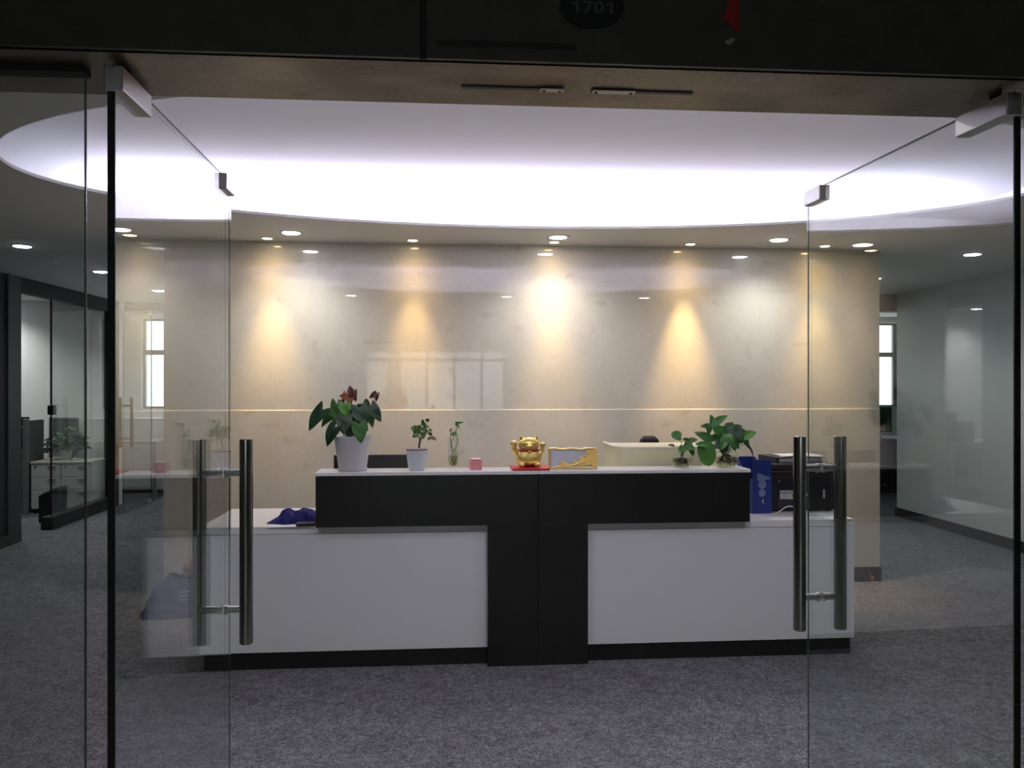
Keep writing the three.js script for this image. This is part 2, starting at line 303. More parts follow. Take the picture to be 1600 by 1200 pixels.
// things on the header
{
  const p = thing('number_plate', 'black oval room plate with grey digits 1701 over the entrance', 'sign', [0.271, 2.205, 1.515]);
  const disc = new THREE.CylinderGeometry(1, 1, 0.006, 64).rotateX(Math.PI / 2).scale(0.0615, 0.041, 1).translate(0, 0, 0.003);
  part('oval', disc, std(0.004, 0.004, 0.005, 0.3), p);
  part('rim', new THREE.TorusGeometry(1, 0.02, 8, 64).scale(0.059, 0.0388, 0.05).translate(0, 0, 0.006), std(0.02, 0.02, 0.02, 0.4), p);
  const font = await new FontLoader().loadAsync('fonts/droid/droid_sans_bold.typeface.json');
  const g = new TextGeometry('1701', { font, size: 0.0215, depth: 0.001, curveSegments: 6 }); g.computeBoundingBox();
  const b = g.boundingBox, sx = 0.078 / (b.max.x - b.min.x); g.translate(-(b.max.x + b.min.x) / 2, -(b.max.y + b.min.y) / 2, 0).scale(sx, 1, 1).translate(0, -0.003, 0.0062);
  part('digits', g, std(0.08, 0.08, 0.077, 0.6), p);
  const scrap = new THREE.Shape([[0, 0.06], [0.036, 0.06], [0.034, -0.02], [0.03, -0.032], [0.026, -0.024], [0.02, -0.014], [0.006, -0.008], [0, 0.003], [0.008, 0.012], [0.012, 0.024], [0.008, 0.04]].map(([x, y]) => new THREE.Vector2(x, y)));
  const r = part('torn_paper', new THREE.ExtrudeGeometry(scrap, { depth: 0.0006, bevelEnabled: false }), std(0.3, 0.01, 0.012, 0.8));
  r.position.set(0.52, 2.195, -1.5148); r.userData = { label: 'torn scrap of red paper stuck on the dark stone over the entrance', category: 'paper' };
  const res = new THREE.Shape([[0, 0], [0.016, 0.006], [0.02, 0.003], [0.012, -0.006], [0.003, -0.007]].map(([x, y]) => new THREE.Vector2(x, y)));
  const q = part('glue_residue', new THREE.ExtrudeGeometry(res, { depth: 0.0005, bevelEnabled: false }), std(0.3, 0.3, 0.27, 0.9));
  q.position.set(0.526, 2.15, -1.5148); q.userData = { label: 'pale fleck of glue below the torn red paper', category: 'residue' };
  const tape = part('tape_mark', slab(-0.018, 0.24, 2.122, 2.135, 1.5145, 1.5152), std(0.022, 0.021, 0.018, 0.7));
  tape.userData = { label: 'long dark tape mark on the stone under the room plate', category: 'tape' };
  for (const [a, b, c, d, lab] of [[0.03, 0.238, 0.19, 0.238, 'worn lock slot in the metal soffit, dark purple tongue'], [0.295, 0.505, 0.297, 0.385, 'worn lock slot in the metal soffit, bare bright plate']]) {
    const k = thing('lock_slot', lab, 'lock slot', [(a + b) / 2, 2.1, 1.655]);
    part('slot', slab(a, b, 2.0975, 2.1, 1.648, 1.66, k), std(0.03, 0.025, 0.045, 0.4), k);
    part('strike_plate', slab(c, d, 2.0955, 2.0975, 1.643, 1.662, k, 0.0008), M.satin, k);
    for (const e of [c + 0.008, d - 0.008]) part('screw', rod([e - k.position.x, -0.0045, 0], [e - k.position.x, -0.0062, 0], 0.003), M.black, k);
  }
}

// ------------------------------------------------------------------ ceiling lights
function downlight(x, D, label, power = DOWN, r = 0.062) {
  const t = thing('ceiling_downlight', label, 'downlight', [x, CEIL, D], { group: 'white ceiling downlights' });
  part('trim_ring', lathe([[r, 0], [r + 0.016, 0], [r + 0.015, -0.003], [r, -0.006], [r - 0.003, -0.005], [r - 0.003, 0]], 40), M.trimWhite, t);
  part('diffuser', lathe([[0, -0.0135], [r * 0.5, -0.0125], [r * 0.85, -0.009], [r - 0.003, -0.005], [r - 0.003, -0.001], [0, -0.001]], 40), M.led, t);
  const l = new THREE.SpotLight(L(1, 0.985, 0.97), power, 0, 1.22, 0.9, 2);
  l.position.set(0, -0.016, 0); l.target.position.set(0, -1, 0); l.castShadow = true; l.shadow.radius = 2.8; t.add(l, l.target);
}
for (const [x, D, s] of [[-1.04, 5.61, 'first from the glass-partition end'], [0.772, 5.63, 'above the gold figurine'], [2.338, 5.61, 'above the printer']]) downlight(x, D, `white round downlight by the marble wall, ${s}`);
for (const [x, s] of [[-1.09, 'over the first entrance door'], [0.7, 'over the middle of the entrance'], [2.33, 'beyond the printer-side entrance door']]) downlight(x, 2.49, `white round downlight just inside the entrance, ${s}`, DOWN * 1.45);
for (const [D, s] of [[6.315, 'over the open carpet'], [7.69, 'beside the office doorway'], [9.2, 'before the inner glass door']]) downlight(-3.12, D, `white round downlight in the left corridor, ${s}`, DOWN * 0.75);
downlight(4.115, 6.12, 'white round downlight over the right corridor, beside the marble wall end', DOWN * 1.1);
downlight(4.115, 7.6, 'white round downlight over the right corridor, behind the marble wall', DOWN * 0.9);
downlight(-4.7, 9.23, 'white round downlight inside the left office', DOWN * 0.9);
downlight(-5.5, 10.1, 'white round downlight close to the white wall of the left office', DOWN * 1.7);
downlight(-3.5, 11.2, 'white round downlight in the rear office beyond the inner glass door', DOWN);
function warmSpot(x, label, k, cone, lean) {
  const t = thing('wall_washer_spot', label, 'spotlight', [x, CEIL, 5.832], { group: 'warm spotlights along the marble wall' }), r = 0.036;
  part('trim_ring', lathe([[r, 0], [r + 0.012, 0], [r + 0.011, -0.003], [r, -0.007], [r - 0.003, -0.005], [r - 0.003, 0]], 32), M.trimWhite, t);
  part('lens', lathe([[0, -0.01], [r * 0.6, -0.009], [r - 0.003, -0.005], [r - 0.003, -0.001], [0, -0.001]], 32), M.ledWarm, t);
  for (const [power, half, tilt] of [[WARM * k, cone, lean], [WARM * 0.11, 0.78, 0.04], [WARM * 0.05, 1.3, 0]]) {   // the reflector's beam and its spill
    const l = new THREE.SpotLight(L(1, 0.64, 0.25), power, 0, half, 1, 2);
    l.position.set(0, -0.013, 0); l.target.position.set(0, -1, -tilt); l.castShadow = true; l.shadow.radius = 1.6; t.add(l, l.target);
  }
}
[-1.245, -0.237, 0.772, 1.768, 2.78].forEach((x, i) => warmSpot(x, `warm spotlight washing the marble, ${['over the desk end with the blue cloth', 'over the small white plant pot', 'over the gold figurine', 'over the cream monitor', 'nearest the right corridor'][i]}`, [1.1, 0.95, 0.9, 1.65, 0.95][i], [0.41, 0.42, 0.41, 0.35, 0.42][i], [0.03, 0.04, 0, 0.09, 0.03][i]));
{
  const t = thing('sprinkler_head', 'small sprinkler head under the dark left ceiling', 'sprinkler', [-3.166, CEIL, 6.9]);
  part('rosette', lathe([[0, 0], [0.03, 0], [0.026, -0.006], [0, -0.006]], 20), M.satin, t);
  part('nozzle', [rod([0, -0.006, 0], [0, -0.035, 0], 0.006), rod([0, -0.035, 0], [0, -0.038, 0], 0.014)], M.satin, t);
}

// ------------------------------------------------------------------ reception desk
{
  const t = thing('reception_desk', 'long white reception desk with black centre panel and plinth', 'desk', [0.488, 0, 4.7]);
  const p = (name, mat, ...a) => part(name, slab(a[0], a[1], a[2], a[3], a[4], a[5], t, a[6] ?? 0), mat, t);
  for (const [a, b] of [[-1.262, 0.4872], [0.4888, 2.24]]) p('plinth', M.laminate, a, b, 0, 0.09, 4.395, 4.95);
  for (const [a, b] of [[-1.284, 0.2195], [0.757, 2.26]]) p('front_panel', M.whiteGloss, a, b, 0.09, 0.709, 4.387, 4.41, 0.0015);
  for (const [a, b] of [[-1.284, 0.4872], [0.4888, 2.26]]) p('worktop', M.whiteTop, a, b, 0.712, 0.75, 4.385, 5.04, 0.002);
  for (const [a, b] of [[0.2195, 0.4872], [0.4888, 0.757]]) p('centre_panel', M.laminate, a, b, 0, 0.75, 4.342, 4.385, 0.0015);
  for (const [a, b] of [[-1.284, -1.264], [2.24, 2.26]]) p('end_panel', M.whiteGloss, a, b, 0.09, 0.712, 4.41, 5.04);
  const c = thing('raised_counter', 'black raised counter with thin white top standing on the reception desk', 'counter', [0.4835, 0.75, 4.44]);
  const cp = (name, mat, ...a) => part(name, slab(a[0], a[1], a[2], a[3], a[4], a[5], c, a[6] ?? 0), mat, c);
  for (const [a, b] of [[-0.68, 0.4872], [0.4888, 1.6475]]) cp('counter_fascia', M.laminate, a, b, 0.7505, 1.019, 4.34, 4.365, 0.0015);
  for (const [a, b] of [[-0.68, -0.655], [1.6225, 1.6475]]) cp('counter_end', M.laminate, a, b, 0.75, 1.019, 4.365, 4.54);
  cp('counter_back', M.whiteGloss, -0.655, 1.6225, 0.75, 1.019, 4.52, 4.54);
  for (const [a, b] of [[-0.683, 0.4872], [0.4888, 1.65]]) cp('counter_top', M.whiteTop, a, b, 1.019, 1.037, 4.336, 4.545, 0.002);
}
const TOP = 1.037, DESK = 0.75;

// ------------------------------------------------------------------ plants
// a leaf 1 long and 1 wide, base at the origin, tip along +y, upper side +z
function leafShape({ heart = 0.18, bend = 0.25, fold = 0.12, wave = 0.02, round = 0.75 } = {}) {
  const nu = 12, nv = 8, pos = [], idx = [];
  for (let i = 0; i <= nu; i++) for (let j = 0; j <= nv; j++) {
    const t = i / nu, v = j / nv * 2 - 1, a = Math.abs(v);
    const w = 0.62 * Math.pow(Math.max(0, 1 - t), round) * Math.pow(t + 0.14, 0.42) * 1.25;
    const x = v * w, y = t - heart * Math.pow(1 - t, 3) * a * (1.6 - 0.6 * a);
    pos.push(x, y, fold * (a * w * 2) - bend * t * t - bend * 0.35 * a * a * w + wave * Math.sin(t * 9 + v * 3));
  }
  for (let i = 0; i < nu; i++) for (let j = 0; j < nv; j++) { const k = i * (nv + 1) + j; idx.push(k, k + 1, k + nv + 2, k, k + nv + 2, k + nv + 1); }
  const g = new THREE.BufferGeometry(); g.setAttribute('position', new THREE.Float32BufferAttribute(pos, 3)); g.setIndex(idx); g.computeVertexNormals(); return g;
}
const leafHeart = [leafShape({ heart: 0.26, round: 0.98 }), leafShape({ heart: 0.24, round: 0.98, bend: 0.35, fold: 0.2 }), leafShape({ heart: 0.26, round: 0.95, bend: 0.15, fold: 0.05 })];
const leafOval = [leafShape({ heart: 0.05, round: 0.8 }), leafShape({ heart: 0.08, bend: 0.4, fold: 0.2 })];
const leafRound = leafShape({ heart: 0.02, round: 0.5, bend: 0.2, fold: 0.1 });
function putLeaf(parent, geo, mat, base, tip, width, face = [0, 0.25, 1], name = 'leaf') {
  const b = V(...base), y = V(...tip).sub(b), len = y.length(); y.normalize();
  const z = V(...face).addScaledVector(y, -V(...face).dot(y)).normalize(), x = new THREE.Vector3().crossVectors(y, z);
  const m = part(name, geo, mat, parent);
  m.position.copy(b); m.quaternion.setFromRotationMatrix(new THREE.Matrix4().makeBasis(x, y, z)); m.scale.set(width, len, len); return m;
}
const green = (r, g, b, rough = 0.4) => std(r, g, b, rough, 0, { side: THREE.DoubleSide });
const G = { dark: green(0.022, 0.075, 0.03), mid: green(0.05, 0.165, 0.032), lime: green(0.13, 0.33, 0.05), deep: green(0.015, 0.05, 0.022), fresh: green(0.07, 0.22, 0.04), brown: green(0.13, 0.045, 0.035, 0.6), rust: green(0.36, 0.09, 0.035, 0.6), stem: green(0.1, 0.18, 0.06), soil: std(0.04, 0.028, 0.02, 0.95), bark: std(0.14, 0.08, 0.055, 0.9), jade: green(0.14, 0.25, 0.07), faded: green(0.22, 0.2, 0.1, 0.6) };
const ceramic = std(0.62, 0.62, 0.62, 0.45), ceramicBlue = std(0.66, 0.69, 0.73, 0.35);
{
  const t = thing('potted_anthurium', 'large heart-leaved plant with wilted red-brown flowers in white pot', 'potted plant', [-0.5, TOP, 4.44]);
  part('saucer', lathe([[0, 0], [0.075, 0], [0.082, 0.012], [0.079, 0.013], [0.073, 0.004], [0, 0.004]]), ceramic, t);
  const pot = part('pot', lathe([[0, 0.004], [0.07, 0.004], [0.073, 0.008], [0.097, 0.178], [0.099, 0.184], [0.095, 0.186], [0.091, 0.178], [0.085, 0.15], [0, 0.15]], 48), ceramic, t);
  part('soil', lathe([[0, 0.162], [0.05, 0.16], [0.086, 0.156]], 32), G.soil, t); pot.userData.label = 'white tapered pot';
  const k = 0.0034 / 6.67, c = (x, y, z = 0) => [(x - 605) * k, (1047 - y) * k, z];
  const leaves = [
    [310, 405, 0.05, 140, 605, 0.06, 150, 'dark', 0], [395, 465, -0.03, 235, 582, -0.04, 88, 'mid', 1], [450, 345, 0.03, 430, 560, 0.06, 125, 'mid', 2], [535, 345, 0.05, 550, 485, 0.08, 118, 'lime', 1],
    [690, 385, 0.05, 745, 580, 0.08, 175, 'dark', 0], [755, 415, -0.02, 825, 605, -0.02, 100, 'mid', 1], [800, 378, 0.02, 915, 525, 0.03, 125, 'dark', 0], [535, 480, 0.07, 530, 650, 0.1, 155, 'dark', 2],
    [445, 585, 0.07, 340, 765, 0.09, 130, 'deep', 1], [690, 555, 0.09, 718, 740, 0.11, 145, 'mid', 2], [600, 560, 0.05, 590, 690, 0.08, 150, 'deep', 0], [490, 325, 0, 470, 420, 0.02, 70, 'dark', 1],
    [610, 420, 0.02, 640, 570, 0.04, 140, 'deep', 2], [365, 425, -0.05, 318, 462, -0.05, 40, 'dark', 0], [700, 350, -0.05, 760, 450, -0.06, 130, 'deep', 0], [560, 430, -0.03, 500, 560, -0.02, 150, 'deep', 1], [650, 500, -0.04, 760, 640, -0.05, 120, 'deep', 2]];
  for (const [bx, by, bz, tx, ty, tz, w, m, s] of leaves) {
    const b = c(bx, by, bz), lf = putLeaf(t, leafHeart[s], G[m], b, c(tx, ty, tz), w * k * 1.38, [(bx - 605) * 0.0012, 0.35, 1]);
    part('stalk', tube([[b[0] * 0.2, 0.155, b[2] * 0.3], [b[0] * 0.5, 0.17 + (b[1] - 0.17) * 0.6, b[2] * 0.6], b], 0.0022, 8, 6), G.stem, t); lf.userData.label = undefined;
  }
  const bloom = [[600, 290, 0.02, 580, 150, 0.02, 105, 'brown'], [628, 215, 0.03, 640, 318, 0.04, 55, 'brown'], [545, 270, 0.04, 480, 258, 0.05, 60, 'rust'], [540, 235, 0.03, 512, 312, 0.05, 50, 'rust'], [590, 290, 0.05, 600, 338, 0.06, 62, 'rust'], [545, 275, 0.05, 575, 315, 0.06, 48, 'rust'], [845, 240, 0, 778, 282, 0.01, 60, 'brown'], [862, 240, 0, 845, 332, 0, 40, 'brown']];
  for (const [bx, by, bz, tx, ty, tz, w, m] of bloom) putLeaf(t, leafHeart[1], G[m], c(bx, by, bz), c(tx, ty, tz), w * k * 1.35, [0.1, 0.2, 1], 'flower');
  for (const [x, y] of [[600, 290], [545, 275], [845, 245], [590, 290]]) { const b = c(x, y, 0.02); part('flower_stalk', tube([[b[0] * 0.2, 0.155, 0], [b[0] * 0.6, 0.24, 0.01], b], 0.0017, 8, 6), G.faded, t); }
}
{
  const t = thing('potted_jade_plant', 'little tree-like succulent with brown trunk in small white pot', 'potted plant', [-0.158, TOP, 4.44]);
  part('pot', lathe([[0, 0], [0.037, 0], [0.042, 0.006], [0.052, 0.05], [0.0555, 0.09], [0.056, 0.108], [0.0555, 0.114], [0.052, 0.114], [0.051, 0.1], [0, 0.1]], 40), ceramicBlue, t);
  part('rim_band', lathe([[0.0562, 0.108], [0.0572, 0.109], [0.0572, 0.113], [0.0562, 0.1145], [0.0555, 0.1145]], 40), std(0.25, 0.13, 0.09, 0.6), t).userData.label = 'brown rim line';
  part('soil', lathe([[0, 0.106], [0.051, 0.104]], 24), G.soil, t);
  const k = 0.00034, c = (x, y, z = 0) => [(x - 310) * k, (965 - y) * k, z];
  part('trunk', [tube([c(342, 620), c(352, 540), c(372, 460)], 0.0058, 10, 8), tube([c(365, 480), c(400, 380, 0.004), c(430, 260)], 0.0032, 8, 6), tube([c(358, 500), c(330, 400), c(315, 320, 0.006)], 0.0032, 8, 6), tube([c(372, 460), c(430, 390), c(470, 330)], 0.0026, 8, 6), tube([c(372, 450), c(470, 390, 0.01), c(540, 375, 0.014)], 0.002, 8, 6)], G.bark, t);
  for (const [x, y, n, sx, sy, m] of [[325, 315, 16, 75, 55, 'jade'], [440, 210, 8, 45, 38, 'mid'], [470, 320, 6, 38, 30, 'jade'], [545, 410, 6, 45, 60, 'faded'], [285, 380, 6, 25, 60, 'jade'], [370, 400, 9, 50, 50, 'jade'], [395, 290, 6, 50, 30, 'mid']]) for (let i = 0; i < n; i++) {
    const a = rnd(0, 6.283), q = Math.sqrt(rnd()), bx = x + q * sx * Math.cos(a) * 0.8, by = y + q * sy * Math.sin(a) * 0.8, bz = rnd(-0.02, 0.022);
    putLeaf(t, leafRound, G[m], c(bx, by, bz), c(bx + 58 * Math.cos(a), by + (m === 'faded' ? 45 : 42 * Math.sin(a) + 8), bz + rnd(-0.008, 0.014)), 0.0205, [rnd(-0.6, 0.6), rnd(0, 0.9), 1]);
  }
}
function glassVessel(t, profile, name) { return part(name, lathe(profile, 40), M.clear, t); }
{
  const t = thing('glass_vase_sprig', 'narrow clear glass vase holding a thin green sprig', 'vase', [0.038, TOP, 4.44]);
  glassVessel(t, [[0, 0], [0.0245, 0], [0.0262, 0.004], [0.0255, 0.04], [0.0285, 0.1], [0.0355, 0.172], [0.0345, 0.172], [0.0275, 0.1], [0.0245, 0.04], [0.023, 0.022], [0, 0.02]], 'glass');
  part('water', lathe([[0, 0.0215], [0.0225, 0.0225], [0.0235, 0.04], [0.0245, 0.075], [0, 0.075]], 32), std(0.8, 0.86, 0.66, 0, 0, { transmission: 1, thickness: 0, ior: 1.15 }), t);
  const k = 0.00034, c = (x, y, z = 0) => [(x - 888) * k, (940 - y) * k, z];
  const stems = [[c(905, 880), c(860, 760, 0.008), c(905, 640, -0.004), c(955, 500, 0.006), c(930, 330), c(955, 215)], [c(870, 880), c(925, 750, -0.008), c(870, 640, 0.006), c(850, 520), c(900, 430), c(895, 370)], [c(900, 870, 0.004), c(945, 700, 0.006), c(880, 600, -0.006), c(845, 480), c(850, 310)]];
  for (const s of stems) part('stem', tube(s, 0.002, 24, 6), G.stem, t);
  part('roots', [0, 1, 2, 3, 4, 5].map((i) => tube([c(890 + rnd(-30, 30), 700 + 15 * i, rnd(-0.01, 0.01)), c(890 + rnd(-45, 45), 790, rnd(-0.012, 0.012)), c(890 + rnd(-40, 40), 870, rnd(-0.01, 0.01))], 0.0011, 8, 5)), G.bark, t);
  for (const [a, b, d, e, w, m] of [[940, 205, 1045, 178, 42, 'fresh'], [955, 210, 925, 175, 40, 'mid'], [950, 215, 985, 285, 30, 'fresh'], [940, 365, 850, 378, 82, 'fresh'], [866, 290, 822, 325, 34, 'faded'], [930, 200, 930, 245, 34, 'mid']]) putLeaf(t, leafOval[0], G[m], c(a, b, 0.004), c(d, e, 0.012), w * k * 1.2, [0.1, 0.4, 1]);
}
{
  const t = thing('pink_box', 'small pink rounded box with pale printed lid', 'box', [0.158, TOP, 4.44], { turn: 0.25 });
  part('body', local(0.064, 0.05, 0.05, 0, 0.025, 0, 0.008), std(0.72, 0.26, 0.27, 0.5), t);
  const lid = part('lid', local(0.05, 0.004, 0.044, 0, 0.0585, 0, 0.0015), std(0.86, 0.68, 0.66, 0.5), t); lid.rotation.x = 0.12; lid.position.set(0, 0.0, 0); lid.userData.label = 'pale pink lid';
  part('neck', local(0.05, 0.007, 0.04, 0, 0.053, 0, 0.002), std(0.72, 0.26, 0.27, 0.5), t);
  part('print', [local(0.012, 0.001, 0.008, -0.012, 0.0612, 0.004), local(0.009, 0.001, 0.012, 0.008, 0.0612, 0.0)], std(0.75, 0.3, 0.3, 0.6), lid);
}
function pothosBowl(name, label, x, D, R, H, water) {
  const t = thing(name, label, 'plant bowl', [x, TOP, D]), prof = [], inner = [], n = 16, foot = R * 0.62, mouth = R * 0.66;
  const rad = (y) => { const q = (y / H - 0.45) / 0.62; return R * Math.sqrt(Math.max(0.1, 1 - q * q)); };
  prof.push([0, 0], [foot, 0]);
  for (let i = 1; i <= n; i++) prof.push([Math.max(i === n ? mouth : 0, rad(H * i / n)), H * i / n]);
  for (let i = n; i >= 1; i--) prof.push([rad(H * i / n) - 0.002, H * i / n]);
  prof.push([foot * 0.9, 0.006], [0, 0.006]);
  glassVessel(t, prof, 'glass');
  const w = [[0, 0.0065], [foot * 0.88, 0.0065]]; for (let i = 1; i <= 8; i++) w.push([rad(H * water * i / 8) - 0.003, H * water * i / 8 + 0.001]); w.push([0, H * water + 0.001]);
  part('water', lathe(w, 32), std(0.78, 0.8, 0.6, 0, 0, { transmission: 1, thickness: 0, ior: 1.12 }), t);
  part('roots', Array.from({ length: 26 }, () => { const a = rnd(0, 6.283), q = rnd(0.3, 0.75) * R, b = a + rnd(-1.2, 1.2); return tube([[q * 0.3 * Math.cos(a), H * 0.62, q * 0.3 * Math.sin(a)], [q * Math.cos(a), H * rnd(0.2, 0.5), q * Math.sin(a)], [q * Math.cos(b), H * rnd(0.1, 0.3), q * Math.sin(b)]], rnd(0.0012, 0.0028), 8, 5); }), std(0.05, 0.03, 0.018, 0.9), t);
  return t;
}
const kp = 0.00347 / 6.15;
function pothos(t, cx, cy, leaves) {
  const c = (x, y, z = 0) => [(x - cx) * kp, (cy - y) * kp, z];
  for (const [a, b, z0, d, e, z1, w, m, s] of leaves) {
    const B = c(a, b, z0);
    putLeaf(t, s === 2 ? leafRound : leafOval[s], G[m], B, c(d, e, z1), w * kp * 1.55, [(a - cx) * 0.001, 0.45, 1]);
    part('stem', tube([[B[0] * 0.1, 0.06, B[2] * 0.1], [B[0] * 0.45, 0.06 + (B[1] - 0.06) * 0.65 + 0.012, B[2] * 0.5], B], 0.0019, 8, 6), G.stem, t);
  }
}
{
  const t = pothosBowl('pothos_bowl', 'large round glass bowl with bushy trailing pothos', 1.547, 4.44, 0.07, 0.118, 0.5);
  pothos(t, 1195, 622, [
    [1060, 192, 0.02, 1195, 98, 0.03, 62, 'fresh', 0], [1062, 185, 0, 1045, 108, 0.01, 46, 'mid', 1], [1045, 225, 0, 945, 205, 0.02, 52, 'mid', 0], [1030, 195, 0.01, 1005, 285, 0.03, 50, 'mid', 1],
    [1040, 360, 0.03, 880, 262, 0.05, 80, 'mid', 0], [1135, 300, 0.02, 1062, 200, 0.05, 95, 'fresh', 1], [1185, 340, 0.04, 1045, 405, 0.08, 100, 'dark', 0], [1200, 300, 0.03, 1350, 240, 0.06, 120, 'dark', 0],
    [1250, 265, 0, 1255, 185, 0.02, 56, 'mid', 1], [1290, 225, -0.02, 1385, 212, -0.02, 34, 'mid', 0], [1358, 318, 0.02, 1475, 265, 0.04, 72, 'lime', 0], [1340, 318, 0.01, 1412, 402, 0.05, 62, 'dark', 1],
    [1400, 395, 0.02, 1478, 525, 0.03, 22, 'brown', 0], [1195, 325, 0.06, 1255, 428, 0.09, 78, 'mid', 1], [1150, 225, 0, 1160, 335, 0.04, 68, 'dark', 0], [1270, 290, 0.05, 1320, 350, 0.08, 90, 'dark', 1], [1215, 235, -0.03, 1330, 205, -0.03, 70, 'mid', 0],
    [1110, 380, 0.05, 1130, 470, 0.08, 60, 'deep', 1], [1230, 350, 0.03, 1300, 420, 0.06, 70, 'mid', 0], [1100, 330, 0.01, 1030, 330, 0.03, 64, 'mid', 1], [1170, 290, 0.05, 1185, 370, 0.08, 70, 'fresh', 0], [1280, 240, 0.02, 1330, 290, 0.05, 70, 'mid', 0], [1150, 340, 0.06, 1100, 420, 0.09, 70, 'mid', 1], [1205, 270, -0.02, 1170, 215, -0.02, 60, 'deep', 0], [1300, 330, 0.0, 1350, 370, 0.02, 60, 'mid', 1], [945, 375, 0.06, 1000, 600, 0.07, 120, 'fresh', 2], [960, 390, 0.065, 862, 372, 0.075, 46, 'fresh', 1]]);
  part('runner', tube([[-0.03, 0.1, 0.03], [-0.07, 0.085, 0.04], [-0.1, 0.1, 0.05], [-0.115, 0.14, 0.06]], 0.0018, 14, 6), G.bark, t);
}
{
  const t = pothosBowl('small_pothos_bowl', 'small round glass bowl with a few pothos leaves', 1.297, 4.44, 0.053, 0.09, 0.6);
  pothos(t, 768, 615, [
    [755, 312, 0.01, 662, 278, 0.02, 70, 'fresh', 2], [832, 352, 0.01, 775, 325, 0.03, 38, 'mid', 0], [838, 352, 0.01, 908, 330, 0.03, 46, 'mid', 0], [800, 392, 0.02, 868, 425, 0.05, 70, 'mid', 1],
    [780, 420, 0.03, 712, 428, 0.05, 52, 'fresh', 2], [848, 440, 0.02, 880, 492, 0.03, 42, 'dark', 1], [800, 375, 0, 850, 380, 0.02, 60, 'dark', 0], [690, 398, 0, 632, 386, 0.01, 24, 'faded', 0]]);
}

// ------------------------------------------------------------------ gold figurine, card holder
const gold = std(0.95, 0.68, 0.22, 0.3, 0.6), goldPale = std(0.9, 0.7, 0.34, 0.38, 0.6), redSatin = std(0.55, 0.015, 0.02, 0.45), goldMatte = std(0.88, 0.64, 0.2, 0.3, 0.6);
function field(fn, [cx, cy, cz], half, res = 64) {                 // surface of a signed distance as a mesh
  const mc = new MarchingCubes(res, new THREE.MeshBasicMaterial(), false, false, 90000); mc.isolation = 0;
  for (let k = 0; k < res; k++) for (let j = 0; j < res; j++) for (let i = 0; i < res; i++) {
    const q = (v) => (v - res / 2) / (res / 2) * half;
    mc.field[k * res * res + j * res + i] = -fn(cx + q(i), cy + q(j), cz + q(k));
  }
  mc.update();
  let g = new THREE.BufferGeometry();
  g.setAttribute('position', new THREE.BufferAttribute(mc.positionArray.slice(0, mc.count * 3), 3));
  g.scale(half, half, half).translate(cx, cy, cz); g = mergeVertices(g, half * 1e-4);
  const p = g.attributes.position, ix = g.index.array; let vol = 0;
  const a = V(), b = V(), c = V();
  for (let i = 0; i < ix.length; i += 3) { a.fromBufferAttribute(p, ix[i]); b.fromBufferAttribute(p, ix[i + 1]); c.fromBufferAttribute(p, ix[i + 2]); vol += a.dot(b.cross(c)); }
  if (vol < 0) for (let i = 0; i < ix.length; i += 3) { const s = ix[i]; ix[i] = ix[i + 1]; ix[i + 1] = s; }
  g.computeVertexNormals(); return g;
}
const ell = (x, y, z, cx, cy, cz, rx, ry, rz) => { const a = (x - cx) / rx, b = (y - cy) / ry, c = (z - cz) / rz, k = Math.sqrt(a * a + b * b + c * c); return (k - 1) * Math.min(rx, ry, rz); };
const cap = (x, y, z, A, B, ra, rb) => { const bx = B[0] - A[0], by = B[1] - A[1], bz = B[2] - A[2], px = x - A[0], py = y - A[1], pz = z - A[2], h = Math.max(0, Math.min(1, (px * bx + py * by + pz * bz) / (bx * bx + by * by + bz * bz))); return Math.hypot(px - h * bx, py - h * by, pz - h * bz) - (ra + (rb - ra) * h); };
const smin = (a, b, k) => { const h = Math.max(0, Math.min(1, 0.5 + 0.5 * (b - a) / k)); return b + (a - b) * h - k * h * (1 - h); };
